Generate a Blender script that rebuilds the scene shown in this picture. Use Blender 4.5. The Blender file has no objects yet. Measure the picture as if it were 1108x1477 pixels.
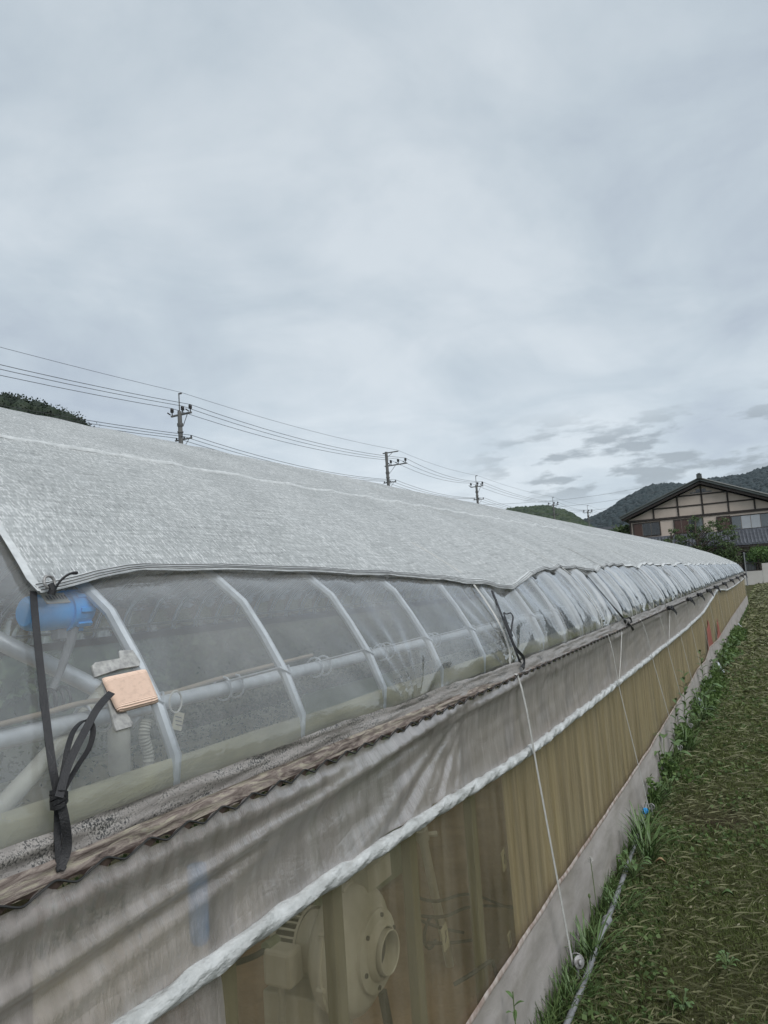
import bpy, bmesh, math, random
import numpy as np
from mathutils import Vector, Matrix, noise
R=math.radians; PI=math.pi
random.seed(7); rng=np.random.default_rng(7)
SC=bpy.context.scene; COL=SC.collection

# ------------------------------------------------------------------ camera
F=1080.;CX=554.;CY=738.5;ROLL=R(4);PIT=R(5.93);PSI=R(26.84);H=1.6
cr,sr=math.cos(ROLL),math.sin(ROLL)
r0=Vector((math.cos(PSI),math.sin(PSI),0))
fw0=Vector((-math.sin(PSI)*math.cos(PIT),math.cos(PSI)*math.cos(PIT),math.sin(PIT)))
up0=r0.cross(fw0)
U=cr*r0-sr*up0; V=sr*r0+cr*up0
cam=bpy.data.cameras.new('camera'); co=bpy.data.objects.new('camera',cam); COL.objects.link(co)
m=Matrix((U,V,-fw0)).transposed().to_4x4(); m.translation=Vector((0,0,H)); co.matrix_world=m
cam.sensor_fit='VERTICAL'; cam.sensor_height=36; cam.lens=F/1477*36; cam.clip_start=.05; cam.clip_end=6000
SC.camera=co
def ray(px,py): return U*(px-CX)-V*(py-CY)+fw0*F
def atx(px,py,x):
    r=ray(px,py); return Vector((0,0,H))+r*(x/r.x)
def aty(px,py,y):
    r=ray(px,py); return Vector((0,0,H))+r*(y/r.y)
def pol(px,py,d):
    r=ray(px,py); return Vector((0,0,H))+r*(d/math.hypot(r.x,r.y))

# ------------------------------------------------------------------ mesh helpers
def link(name,me,mat=None,parent=None,smooth=False):
    o=bpy.data.objects.new(name,me); COL.objects.link(o)
    if mat:
        for q in (mat if isinstance(mat,(list,tuple)) else [mat]): me.materials.append(q)
    if smooth:
        me.polygons.foreach_set('use_smooth',[True]*len(me.polygons))
    if parent: o.parent=parent
    return o
def tag(o,label=None,cat=None,group=None,kind=None):
    if label:o['label']=label
    if cat:o['category']=cat
    if group:o['group']=group
    if kind:o['kind']=kind
    return o
def empty(name,loc=(0,0,0),rz=0):
    o=bpy.data.objects.new(name,None); o.empty_display_size=.1; COL.objects.link(o)
    o.location=loc; o.rotation_euler=(0,0,rz); return o
class MB:
    def __init__(s): s.v=[];s.f=[];s.uv=None;s.mi=[]
    def add(s,vs,fs,mi=0):
        n=len(s.v); s.v+= [tuple(p) for p in vs]; s.f+=[tuple(i+n for i in f) for f in fs]; s.mi+=[mi]*len(fs)
    def box(s,c,size,rot=None,mi=0):
        c=Vector(c);hx,hy,hz=[q/2 for q in size]
        vs=[Vector((x,y,z)) for x in(-hx,hx) for y in(-hy,hy) for z in(-hz,hz)]
        if rot is not None: vs=[rot@p for p in vs]
        s.add([p+c for p in vs],[(0,1,3,2),(4,6,7,5),(0,4,5,1),(2,3,7,6),(0,2,6,4),(1,5,7,3)],mi)
    def bar(s,a,b,w,h,mi=0,up=(0,0,1)):
        a=Vector(a);b=Vector(b);d=b-a;L=d.length;d.normalize();u=Vector(up)
        if abs(d.dot(u))>.98:u=Vector((1,0,0))
        x=d.cross(u).normalized();z=x.cross(d)
        s.box((a+b)/2,(w,L,h),Matrix((x,d,z)).transposed(),mi)
    def tube(s,pts,r,n=8,cap=True,mi=0,rfun=None):
        pts=[Vector(p) for p in pts]; rings=[];prev=None
        for i,p in enumerate(pts):
            d=(pts[min(i+1,len(pts)-1)]-pts[max(i-1,0)]).normalized()
            if prev is None:
                u=Vector((0,0,1)) if abs(d.z)<.9 else Vector((1,0,0))
                x=d.cross(u).normalized()
            else: x=(prev-d*prev.dot(d)).normalized()
            prev=x;y=d.cross(x)
            rr=r[i] if isinstance(r,(list,tuple)) else r
            rings.append([p+(x*math.cos(2*PI*k/n)+y*math.sin(2*PI*k/n))*(rr*(rfun(i,k) if rfun else 1)) for k in range(n)])
        vs=[q for g in rings for q in g];fs=[]
        for i in range(len(pts)-1):
            for k in range(n):
                a=i*n+k;b=i*n+(k+1)%n; fs.append((a,b,b+n,a+n))
        if cap: fs+=[tuple(range(n-1,-1,-1)),tuple((len(pts)-1)*n+k for k in range(n))]
        s.add(vs,fs,mi)
    def lathe(s,prof,c,axis,n=32,mi=0):  # prof: (r,h) along axis
        ax=Vector(axis).normalized();u=Vector((0,0,1)) if abs(ax.z)<.9 else Vector((1,0,0))
        x=ax.cross(u).normalized();y=ax.cross(x);c=Vector(c)
        vs=[c+ax*h+(x*math.cos(2*PI*k/n)+y*math.sin(2*PI*k/n))*r for r,h in prof for k in range(n)]
        fs=[]
        for i in range(len(prof)-1):
            for k in range(n):
                a=i*n+k;b=i*n+(k+1)%n; fs.append((a,b,b+n,a+n))
        s.add(vs,fs,mi)
    def ribbon(s,pts,w,t,wdir,mi=0):
        pts=[Vector(p) for p in pts];vs=[]
        for i,p in enumerate(pts):
            d=(pts[min(i+1,len(pts)-1)]-pts[max(i-1,0)]).normalized()
            wd=Vector(wdir[i]) if isinstance(wdir,list) else Vector(wdir)
            wd=(wd-d*wd.dot(d)).normalized();nn=d.cross(wd)
            ww=w[i] if isinstance(w,(list,tuple)) else w
            for a,b in((-1,-1),(1,-1),(1,1),(-1,1)): vs.append(p+wd*a*ww/2+nn*b*t/2)
        fs=[]
        for i in range(len(pts)-1):
            for k in range(4):
                a=4*i+k;b=4*i+(k+1)%4; fs.append((a,b,b+4,a+4))
        n=4*(len(pts)-1); fs+=[(3,2,1,0),(n,n+1,n+2,n+3)]
        s.add(vs,fs,mi)
    def build(s,name,mat,parent=None,smooth=False,bevel=0):
        me=bpy.data.meshes.new(name); me.from_pydata(s.v,[],s.f); me.validate()
        if len(me.polygons)==len(s.mi): me.polygons.foreach_set('material_index',s.mi)
        o=link(name,me,mat,parent,smooth)
        if smooth:
            try: me.set_sharp_from_angle(angle=R(40))
            except Exception: pass
        if bevel:
            b=o.modifiers.new('bevel','BEVEL');b.width=bevel;b.segments=2;b.limit_method='ANGLE'
        return o
def grid(name,us,vs,fn,mat,parent=None,uvfn=None):
    P=[fn(u,v) for u in us for v in vs];nv=len(vs)
    fs=[(i*nv+j,(i+1)*nv+j,(i+1)*nv+j+1,i*nv+j+1) for i in range(len(us)-1) for j in range(nv-1)]
    me=bpy.data.meshes.new(name);me.from_pydata([tuple(p) for p in P],[],fs)
    uvl=me.uv_layers.new(name='UVMap')
    UVs=[(uvfn(u,v) if uvfn else (u,v)) for u in us for v in vs]
    li=np.zeros(len(me.loops),dtype=np.int32);me.loops.foreach_get('vertex_index',li)
    uvl.data.foreach_set('uv',np.array(UVs,dtype=np.float32)[li].ravel())
    return link(name,me,mat,parent,True)
def smooth_pts(pts,n=6):
    pts=[Vector(p) for p in pts];out=[];L=len(pts)
    for i in range(L-1):
        a,b,c,d=pts[max(i-1,0)],pts[i],pts[i+1],pts[min(i+2,L-1)]
        for k in range(n):
            t=k/n
            out.append(.5*((2*b)+(c-a)*t+(2*a-5*b+4*c-d)*t*t+(3*b-a-3*c+d)*t**3))
    out.append(pts[-1]);return out
def nz(x,y=0,z=0): return noise.noise(Vector((x,y,z)))
def interp(x,xs,ys): return float(np.interp(x,xs,ys))

# ------------------------------------------------------------------ materials
def newmat(name):
    m=bpy.data.materials.new(name);m.use_nodes=True;nt=m.node_tree;nt.nodes.clear()
    out=nt.nodes.new('ShaderNodeOutputMaterial');return m,nt,out
def N(nt,t,**k):
    n=nt.nodes.new(t)
    for a,b in k.items():
        if a in n.inputs: n.inputs[a].default_value=b
        else: setattr(n,a,b)
    return n
def L(nt,a,b): nt.links.new(a,b)
def ramp(nt,fac,stops):
    n=nt.nodes.new('ShaderNodeValToRGB');cr_=n.color_ramp
    while len(cr_.elements)<len(stops): cr_.elements.new(.5)
    for e,(p,c) in zip(cr_.elements,stops):
        e.position=p;e.color=(c[0],c[1],c[2],1) if hasattr(c,'__len__') else (c,c,c,1)
    L(nt,fac,n.inputs[0]);return n.outputs[0]
def coord(nt,kind='Object',scale=(1,1,1)):
    t=nt.nodes.new('ShaderNodeTexCoord');mp=nt.nodes.new('ShaderNodeMapping');mp.inputs['Scale'].default_value=scale
    L(nt,t.outputs[kind],mp.inputs[0]);return mp.outputs[0]
def ntex(nt,vec,scale,detail=4,rough=.55,dist=0):
    n=nt.nodes.new('ShaderNodeTexNoise');n.inputs['Scale'].default_value=scale;n.inputs['Detail'].default_value=detail
    n.inputs['Roughness'].default_value=rough;n.inputs['Distortion'].default_value=dist
    L(nt,vec,n.inputs['Vector']);return n.outputs[0]
def bumpn(nt,h,strength,dist=.01):
    b=nt.nodes.new('ShaderNodeBump');b.inputs['Strength'].default_value=strength;b.inputs['Distance'].default_value=dist
    L(nt,h,b.inputs['Height']);return b.outputs[0]
def mathn(nt,op,a,b=None,clamp=False):
    n=nt.nodes.new('ShaderNodeMath');n.operation=op;n.use_clamp=clamp
    for i,q in enumerate((a,b)):
        if q is None: continue
        if isinstance(q,(int,float)): n.inputs[i].default_value=q
        else: L(nt,q,n.inputs[i])
    return n.outputs[0]
def mixc(nt,f,a,b,mode='MIX'):
    n=nt.nodes.new('ShaderNodeMix');n.data_type='RGBA';n.blend_type=mode
    for i,q in ((0,f),(6,a),(7,b)):
        if hasattr(q,'is_output'): L(nt,q,n.inputs[i])
        elif i==0: n.inputs[0].default_value=q
        else: n.inputs[i].default_value=(q[0],q[1],q[2],1)
    return n.outputs[2]
def solid(name,c1,c2=None,scale=8,rough=.6,metal=0,bump=.15,bscale=60,stretch=(1,1,1),detail=5,spec=.5,bd=.004):
    m,nt,out=newmat(name);b=N(nt,'ShaderNodeBsdfPrincipled')
    v=coord(nt,'Object',stretch)
    c2=c2 or tuple(q*.7 for q in c1)
    f=ntex(nt,v,scale,detail,.6)
    L(nt,ramp(nt,f,[(.3,c2),(.7,c1)]),b.inputs['Base Color'])
    b.inputs['Roughness'].default_value=rough;b.inputs['Metallic'].default_value=metal
    b.inputs['Specular IOR Level'].default_value=spec
    if bump: L(nt,bumpn(nt,ntex(nt,v,bscale,3),bump,bd),b.inputs['Normal'])
    L(nt,b.outputs[0],out.inputs[0]);return m
def film(name,tint,haze_lo,haze_hi,hcol,rough=.12,gl=.6,nscale=(2,2,2),bump=.2,bscale=(8,8,8),colvar=None,colscale=(1,1,1),trans=.45,bd=.01,thr=(.3,.7),ior=1.35,far=0,crease=None,cst=.6,cd=.012):
    m,nt,out=newmat(name)
    v=coord(nt,'UV',nscale);f=ntex(nt,v,1,6,.6,.3)
    hz=ramp(nt,f,[(thr[0],haze_lo),(thr[1],haze_hi)])
    if far:  # whiter streaks on the far bays stand in for sky sheen on doubled film
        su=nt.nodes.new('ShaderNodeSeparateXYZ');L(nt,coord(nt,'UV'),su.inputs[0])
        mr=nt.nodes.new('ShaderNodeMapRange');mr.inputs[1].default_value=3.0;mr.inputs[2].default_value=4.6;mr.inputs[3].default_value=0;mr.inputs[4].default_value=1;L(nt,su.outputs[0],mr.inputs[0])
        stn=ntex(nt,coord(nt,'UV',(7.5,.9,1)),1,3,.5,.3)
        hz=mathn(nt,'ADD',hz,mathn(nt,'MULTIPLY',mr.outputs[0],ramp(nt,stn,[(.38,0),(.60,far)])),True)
    if colvar:
        v2=coord(nt,'UV',colscale);f2=ntex(nt,v2,1,6,.65,.2)
        col=ramp(nt,f2,[(.3,hcol),(.5,tuple((a+b)/2 for a,b in zip(hcol,colvar))),(.68,colvar)])
    else:
        col=N(nt,'ShaderNodeRGB');col.outputs[0].default_value=(*hcol,1);col=col.outputs[0]
    nb=bumpn(nt,ntex(nt,coord(nt,'UV',bscale),1,5,.6,.6),bump,bd)
    if crease:
        cn=ntex(nt,coord(nt,'UV',crease),1,4,.5,1.2)
        rg=mathn(nt,'ABSOLUTE',mathn(nt,'SUBTRACT',cn,.5))
        rg=ramp(nt,rg,[(0,1),(.035,.35),(.12,0)])
        b2=nt.nodes.new('ShaderNodeBump');b2.inputs['Strength'].default_value=cst;b2.inputs['Distance'].default_value=cd
        L(nt,rg,b2.inputs['Height']);L(nt,nb,b2.inputs['Normal']);nb=b2.outputs[0]
    d=N(nt,'ShaderNodeBsdfDiffuse');t=N(nt,'ShaderNodeBsdfTranslucent');L(nt,col,d.inputs[0]);L(nt,col,t.inputs[0])
    L(nt,nb,d.inputs['Normal']);L(nt,nb,t.inputs['Normal'])
    mx=N(nt,'ShaderNodeMixShader',);mx.inputs[0].default_value=trans;L(nt,d.outputs[0],mx.inputs[1]);L(nt,t.outputs[0],mx.inputs[2])
    tr=N(nt,'ShaderNodeBsdfTransparent');tr.inputs[0].default_value=(*tint,1)
    m1=N(nt,'ShaderNodeMixShader');L(nt,hz,m1.inputs[0]);L(nt,tr.outputs[0],m1.inputs[1]);L(nt,mx.outputs[0],m1.inputs[2])
    g=N(nt,'ShaderNodeBsdfGlossy');g.inputs['Roughness'].default_value=rough;L(nt,nb,g.inputs['Normal'])
    fr=N(nt,'ShaderNodeFresnel');fr.inputs['IOR'].default_value=ior;L(nt,nb,fr.inputs['Normal'])
    m2=N(nt,'ShaderNodeMixShader');L(nt,mathn(nt,'MULTIPLY',fr.outputs[0],gl,True),m2.inputs[0])
    L(nt,m1.outputs[0],m2.inputs[1]);L(nt,g.outputs[0],m2.inputs[2]);L(nt,m2.outputs[0],out.inputs[0]);return m
M={}
M['galv']=solid('galvanised_steel',(.60,.64,.68),(.42,.45,.48),30,.45,.25,.1,120)
M['black_strap']=solid('black_webbing',(.018,.018,.02),(.008,.008,.01),60,.55,0,.4,400)
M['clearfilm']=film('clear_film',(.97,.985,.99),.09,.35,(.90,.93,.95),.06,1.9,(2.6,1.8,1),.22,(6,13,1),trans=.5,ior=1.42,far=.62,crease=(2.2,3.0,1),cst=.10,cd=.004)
M['curtain']=film('grey_film',(.72,.66,.63),.36,.62,(.70,.66,.645),.30,.3,(26,5,1),.35,(60,14,1),colvar=(.52,.48,.46),colscale=(34,7,1),trans=.25,crease=(3.0,7,1),cst=.10,cd=.006)
M['sidefilm']=film('stained_film',(.90,.865,.75),.20,.46,(.60,.545,.43),.25,.25,(9,1.2,1),.12,(20,2,1),colvar=(.30,.25,.16),colscale=(14,1.0,1),trans=.4,crease=(5,2.2,1),cst=.22,cd=.006)
M['browncurtain']=film('brown_streaked_film',(.55,.45,.28),.78,.97,(.92,.79,.57),.35,.2,(9,1.1,1),.35,(25,1.5,1),crease=(9,1.6,1),cst=.35,cd=.01,colvar=(.24,.185,.11),colscale=(16,.9,1),trans=.25)
M['skirt']=film('mauve_film',(.5,.45,.45),.90,1.0,(.50,.465,.455),.35,.25,(3,3,1),.5,(6,8,1),crease=(3,4,1),cst=.08,cd=.006,colvar=(.29,.265,.24),colscale=(2.5,7,1),trans=.1)
M['yellow']=film('yellow_film',(.9,.9,.7),.62,.88,(.76,.72,.47),.2,.3,(5,1,1),.2,(9,1,1),colvar=(.50,.48,.36),colscale=(4,1.2,1),crease=(3,1.5,1),cst=.1,trans=.2)

def net_mat():
    m,nt,out=newmat('woven_silver_net')
    uv=coord(nt,'UV')
    # short strips lying along the arch, in rows across it
    mp=N(nt,'ShaderNodeMapping');mp.inputs['Rotation'].default_value=(0,0,R(83));mp.inputs['Scale'].default_value=(1,1,1);L(nt,uv,mp.inputs[0])
    wob=ntex(nt,uv,9,3)
    b=N(nt,'ShaderNodeTexBrick');b.offset=.37;b.squash=1
    L(nt,mp.outputs[0],b.inputs['Vector'])
    b.inputs['Color1'].default_value=(1,1,1,1);b.inputs['Color2'].default_value=(0,0,0,1);b.inputs['Mortar'].default_value=(0,0,0,1)
    b.inputs['Scale'].default_value=1;b.inputs['Mortar Size'].default_value=.0006;b.inputs['Mortar Smooth'].default_value=.3
    b.inputs['Bias'].default_value=0;b.inputs['Brick Width'].default_value=.020;b.inputs['Row Height'].default_value=.0034
    mp2=N(nt,'ShaderNodeMapping');mp2.inputs['Rotation'].default_value=(0,0,R(86));mp2.inputs['Scale'].default_value=(12,150,1);L(nt,uv,mp2.inputs[0])
    # stretched noise: vector (y, s) -> high frequency across the rows
    st=ntex(nt,coord(nt,'UV',(430,72,1)),1,4,.65,.3)
    rows=ntex(nt,coord(nt,'UV',(5,95,1)),1,3,.6)
    big=ntex(nt,coord(nt,'UV',(1.6,1.0,1)),1,6,.65,.6)
    mixf=mathn(nt,'ADD',mathn(nt,'MULTIPLY',b.outputs[0],.36),mathn(nt,'MULTIPLY',st,.66))
    mixf=mathn(nt,'ADD',mixf,mathn(nt,'MULTIPLY',rows,.40));mixf=mathn(nt,'ADD',mixf,mathn(nt,'MULTIPLY',big,.30))
    col=ramp(nt,mixf,[(.50,(.25,.26,.265)),(.72,(.47,.49,.49)),(.96,(.62,.64,.64)),(1.0,(.86,.87,.87))])
    al=ramp(nt,mixf,[(.46,.70),(.70,1.0)])
    nb=bumpn(nt,mixf,.45,.002)
    d=N(nt,'ShaderNodeBsdfDiffuse');t=N(nt,'ShaderNodeBsdfTranslucent');L(nt,col,d.inputs[0]);L(nt,col,t.inputs[0]);L(nt,nb,d.inputs['Normal'])
    g=N(nt,'ShaderNodeBsdfGlossy');g.inputs['Roughness'].default_value=.38;L(nt,nb,g.inputs['Normal']);L(nt,col,g.inputs[0])
    m1=N(nt,'ShaderNodeMixShader');m1.inputs[0].default_value=.30;L(nt,d.outputs[0],m1.inputs[1]);L(nt,t.outputs[0],m1.inputs[2])
    m2=N(nt,'ShaderNodeMixShader');m2.inputs[0].default_value=.22;L(nt,m1.outputs[0],m2.inputs[1]);L(nt,g.outputs[0],m2.inputs[2])
    tr=N(nt,'ShaderNodeBsdfTransparent')
    m3=N(nt,'ShaderNodeMixShader');L(nt,al,m3.inputs[0]);L(nt,tr.outputs[0],m3.inputs[1]);L(nt,m2.outputs[0],m3.inputs[2])
    L(nt,m3.outputs[0],out.inputs[0]);return m
M['net']=net_mat()
M['hem']=solid('hem_tape',(.62,.64,.64),(.44,.46,.46),40,.5,.1,.4,200)
M['rollfilm']=solid('rolled_film',(.56,.58,.58),(.30,.31,.30),20,.35,0,.9,45,(1,.5,1),8,bd=.012)
def wood_rail_mat():
    m,nt,out=newmat('weathered_rail');b=N(nt,'ShaderNodeBsdfPrincipled')
    f=ntex(nt,coord(nt,'UV',(14,3.0,1)),1,9,.7,1.2)
    c=ramp(nt,f,[(.30,(.035,.025,.022)),(.42,(.13,.10,.085)),(.52,(.24,.20,.175)),(.62,(.36,.33,.25)),(.70,(.30,.28,.265))])
    L(nt,c,b.inputs['Base Color']);b.inputs['Roughness'].default_value=.6
    L(nt,bumpn(nt,f,.5,.01),b.inputs['Normal']);L(nt,b.outputs[0],out.inputs[0]);return m
M['rail']=wood_rail_mat()
def mildew_mat():
    m,nt,out=newmat('mildewed_film');b=N(nt,'ShaderNodeBsdfPrincipled')
    f=ntex(nt,coord(nt,'UV',(10,1.2,1)),1,6,.65,1)
    sp=ntex(nt,coord(nt,'UV',(260,10,1)),1,5,.8)
    c=ramp(nt,f,[(.3,(.18,.165,.155)),(.55,(.31,.29,.27)),(.7,(.42,.40,.37))])
    sp2=mathn(nt,'ADD',mathn(nt,'MULTIPLY',sp,1.0),mathn(nt,'MULTIPLY',f,.5))
    k=ramp(nt,sp2,[(.76,0),(.83,1)])
    c=mixc(nt,k,c,(.04,.04,.04))
    L(nt,c,b.inputs['Base Color']);b.inputs['Roughness'].default_value=.4
    L(nt,bumpn(nt,f,.4,.01),b.inputs['Normal']);L(nt,b.outputs[0],out.inputs[0]);return m
M['mildew']=mildew_mat()
M['post']=solid('green_brown_post',(.19,.18,.10),(.12,.11,.065),6,.75,0,.2,40,(4,4,1))
M['blue']=solid('blue_enamel',(.03,.38,.90),(.02,.30,.75),20,.38,0,.05,80)
M['label']=solid('paper_label',(.6,.58,.48),(.45,.43,.36),90,.6,0,0)
M['ink']=solid('printed_ink',(.05,.05,.07),(.05,.05,.07),5,.6,0,0)
M['bluepipe']=solid('blue_pvc',(.02,.30,.70),(.015,.24,.58),10,.4,0,0)
M['hose']=solid('grey_duct',(.42,.42,.36),(.30,.30,.26),20,.55,0,.1,90)
M['tanhose']=solid('tan_cable',(.30,.25,.19),(.22,.19,.14),20,.6,0,0)
M['greyplate']=solid('mottled_plate',(.42,.42,.40),(.20,.20,.20),90,.65,0,.3,120)
def orange_mat():
    m,nt,out=newmat('ribbed_orange_foam');b=N(nt,'ShaderNodeBsdfPrincipled')
    v=coord(nt,'UV');w=N(nt,'ShaderNodeTexWave');w.bands_direction='Y';w.inputs['Scale'].default_value=10;w.inputs['Distortion'].default_value=.8;w.inputs['Detail'].default_value=2;w.inputs['Detail Scale'].default_value=6
    L(nt,v,w.inputs['Vector'])
    n=ntex(nt,v,7,5)
    c=ramp(nt,w.outputs[1],[(0,(.76,.53,.41)),(.7,(.86,.65,.52))])
    c=mixc(nt,ramp(nt,n,[(.5,0),(.8,.5)]),c,(.45,.30,.22))
    L(nt,c,b.inputs['Base Color']);b.inputs['Roughness'].default_value=.85
    L(nt,bumpn(nt,w.outputs[1],.5,.004),b.inputs['Normal']);L(nt,b.outputs[0],out.inputs[0]);return m
M['orange']=orange_mat()
M['blower']=solid('painted_cast_metal',(.66,.65,.58),(.46,.44,.37),7,.45,0,.08,60)
M['darkmetal']=solid('dark_metal',(.035,.035,.033),(.02,.02,.02),20,.5,.3,.1)
M['tape']=solid('white_band',(.50,.50,.48),(.36,.36,.34),60,.55,0,.3,300)
M['pvc']=solid('grey_pipe',(.24,.25,.26),(.14,.145,.15),25,.5,0,.1,100)
M['white']=solid('white_plastic',(.55,.55,.52),(.38,.38,.35),30,.5,0,.1,90)
M['steelpeg']=solid('peg_steel',(.40,.40,.40),(.16,.15,.14),60,.5,.5,.3,100)
M['red']=solid('red_cloth',(.30,.08,.06),(.20,.07,.05),12,.7,0,.3,40)
M['greenpanel']=solid('pale_green_board',(.26,.32,.21),(.20,.24,.16),5,.7,0,.1)
M['paper']=solid('tag_paper',(.42,.40,.30),(.32,.30,.22),30,.7,0,0)
M['thinblack']=solid('black_hose',(.03,.028,.022),(.02,.018,.015),10,.7,0,0)

# ------------------------------------------------------------------ world & sun
w=bpy.data.worlds.new('World');SC.world=w;w.use_nodes=True;nt=w.node_tree;nt.nodes.clear()
out=nt.nodes.new('ShaderNodeOutputWorld');bg=nt.nodes.new('ShaderNodeBackground');bg.inputs[1].default_value=.066
SUN_EL=R(50);SUN_AZ=R(118)
sky=nt.nodes.new('ShaderNodeTexSky');sky.sky_type='NISHITA';sky.sun_disc=False;sky.sun_elevation=SUN_EL;sky.sun_rotation=SUN_AZ
tc=nt.nodes.new('ShaderNodeTexCoord');sx=nt.nodes.new('ShaderNodeSeparateXYZ');L(nt,tc.outputs['Generated'],sx.inputs[0])
zc=mathn(nt,'ADD',mathn(nt,'MAXIMUM',sx.outputs[2],0),.16)
cv=nt.nodes.new('ShaderNodeCombineXYZ');L(nt,mathn(nt,'DIVIDE',sx.outputs[0],zc),cv.inputs[0]);L(nt,mathn(nt,'DIVIDE',sx.outputs[1],zc),cv.inputs[1])
mp=nt.nodes.new('ShaderNodeMapping');mp.inputs['Rotation'].default_value=(0,0,R(35));mp.inputs['Scale'].default_value=(1,.62,1);L(nt,cv.outputs[0],mp.inputs[0])
n1=ntex(nt,mp.outputs[0],.85,8,.55,.6)
n2=ntex(nt,cv.outputs[0],1.9,8,.58,.5)
f=mathn(nt,'ADD',mathn(nt,'MULTIPLY',n1,.6),mathn(nt,'MULTIPLY',n2,.4))
cl=ramp(nt,f,[(.39,(4.25,4.85,5.6)),(.49,(5.1,5.8,6.4)),(.60,(6.25,6.85,7.35))])
hor=ramp(nt,sx.outputs[2],[(0,1.22),(.12,1.15),(.3,1.03),(.6,.97),(1,.95)])
cl=mixc(nt,1.0,cl,hor,'MULTIPLY')
# low bank of darker, ragged cloud near the horizon
mp3=nt.nodes.new('ShaderNodeMapping');mp3.inputs['Scale'].default_value=(13,13,48);mp3.inputs['Location'].default_value=(2.3,0.7,.5);L(nt,tc.outputs['Generated'],mp3.inputs[0])
n3=ntex(nt,mp3.outputs[0],1.0,8,.55,.1)
band=ramp(nt,sx.outputs[2],[(.085,0),(.115,1),(.17,1),(.215,0)])
# bank lies only over the north-north-west
azm=ramp(nt,mathn(nt,'MULTIPLY',mathn(nt,'ARCTAN2',sx.outputs[0],sx.outputs[1]),-1.0),[(0.0,1),(.26,1),(.38,0),(.5,0)])
lowc=mathn(nt,'MULTIPLY',mathn(nt,'MULTIPLY',ramp(nt,n3,[(.50,0),(.58,1)]),band),azm)
cl=mixc(nt,mathn(nt,'MULTIPLY',lowc,.80),cl,(3.3,3.75,4.15))
cs=mixc(nt,.93,sky.outputs[0],cl)
L(nt,cs,bg.inputs[0]);L(nt,bg.outputs[0],out.inputs[0])
sl=bpy.data.lights.new('sun','SUN');sl.energy=1.5;sl.angle=R(45);sl.color=(1,.98,.95)
so=bpy.data.objects.new('sun',sl);COL.objects.link(so)
sd=Vector((math.sin(SUN_AZ)*math.cos(SUN_EL),math.cos(SUN_AZ)*math.cos(SUN_EL),math.sin(SUN_EL)))
so.rotation_euler=(-sd).to_track_quat('-Z','Y').to_euler()
SC.view_settings.view_transform='Standard';SC.view_settings.look='None';SC.view_settings.exposure=.75;SC.view_settings.gamma=1
SC.render.engine='CYCLES'
SC.cycles.transparent_max_bounces=24;SC.cycles.max_bounces=8

# ------------------------------------------------------------------ ground
def gz(x,y):
    t=min(max((y-28)/30,0),1);t=t*t*(3-2*t);return .22*t
def ground_mat():
    m,nt,out=newmat('field_ground');b=N(nt,'ShaderNodeBsdfPrincipled');v=coord(nt,'Object')
    a=ntex(nt,v,1.3,6,.6);c=ntex(nt,v,30,5,.7)
    base=ramp(nt,c,[(.35,(.028,.027,.013)),(.55,(.075,.078,.034)),(.75,(.15,.15,.075))])
    dirt=ramp(nt,c,[(.3,(.02,.015,.010)),(.7,(.06,.047,.03))])
    col=mixc(nt,ramp(nt,a,[(.52,0),(.66,1)]),base,dirt)
    L(nt,col,b.inputs['Base Color']);b.inputs['Roughness'].default_value=.95;b.inputs['Specular IOR Level'].default_value=.1
    L(nt,bumpn(nt,c,.8,.03),b.inputs['Normal']);L(nt,b.outputs[0],out.inputs[0]);return m
M['ground']=ground_mat()
xs=[-1800,-600,-200,-60,-20,-7.2,-7.0,-6.0,-3,-1.0,-.9,-.6,-.3,0,.4,1,2,4,8,30,120,500,1800]
ys=[-300,-60,-10,-2,0]+[i*.5 for i in range(1,20)]+[10+i*2 for i in range(0,30)]+[75,100,150,300,700,2500]
def gfn(y,x):
    z=gz(x,y)+.02*nz(x*1.3,y*1.3)*(1 if x>-.95 else 0)
    return (x,y,z)
tag(grid('ground',ys,xs,gfn,M['ground']),kind='structure')
M['soil']=solid('bare_soil',(.42,.29,.19),(.24,.165,.11),5,.95,0,.6,35,detail=8,bd=.02)
tag(grid('greenhouse_floor',[-1.8,0,2,4,8,16,33],[-6.4,-4,-2,-1.0],lambda y,x:(x,y,.05+gz(x,y)),M['soil']),kind='structure')

# ------------------------------------------------------------------ arch profile
HP=[(.95,1.25),(.952,1.335),(.993,1.435),(1.075,1.56),(1.155,1.642),(1.5,1.855),(2,2.105),(2.5,2.32),(3.0,2.51),(3.35,2.612),(3.7,2.65)]
FULL=HP+[(7.4-x,z) for x,z in HP[:-1][::-1]]
dense=[(p.x,p.y) for p in smooth_pts([(x,z,0) for x,z in FULL],8)]
DA=np.array(dense);seg=np.hypot(*(DA[1:]-DA[:-1]).T);SA=np.concatenate([[0],np.cumsum(seg)]);STOT=SA[-1]
tx=np.gradient(DA[:,0],SA);tz=np.gradient(DA[:,1],SA)
def prof(s,off=0):
    x=np.interp(s,SA,DA[:,0]);z=np.interp(s,SA,DA[:,1]);a=np.interp(s,SA,tx);b=np.interp(s,SA,tz);n=math.hypot(a,b)
    # outward normal for tangent (a,b) on the camera side: (-b,a)
    return float(x-b/n*off),float(z+a/n*off)
half=np.argmax(DA[:,1])
def s_of_z(z): return float(np.interp(z,DA[:half,1],SA[:half]))
Y0,Y1=-1.355,33.0;PITCH=.395
RIBS=[1.015+PITCH*k for k in range(-6,81)]
def rib_phase(y): return ((y-1.015)/PITCH)
TIES=[.90,3.33,5.45,7.56,9.47,10.9,12.6,14.4,16.6,19.0,21.6,24.3,27.2,30.2]
TAPES=[3.0,4.95,6.55,7.6,9.0,10.4,11.9,13.5,15.6,18.2,21.0,24.0,27.0,30.0]
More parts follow.
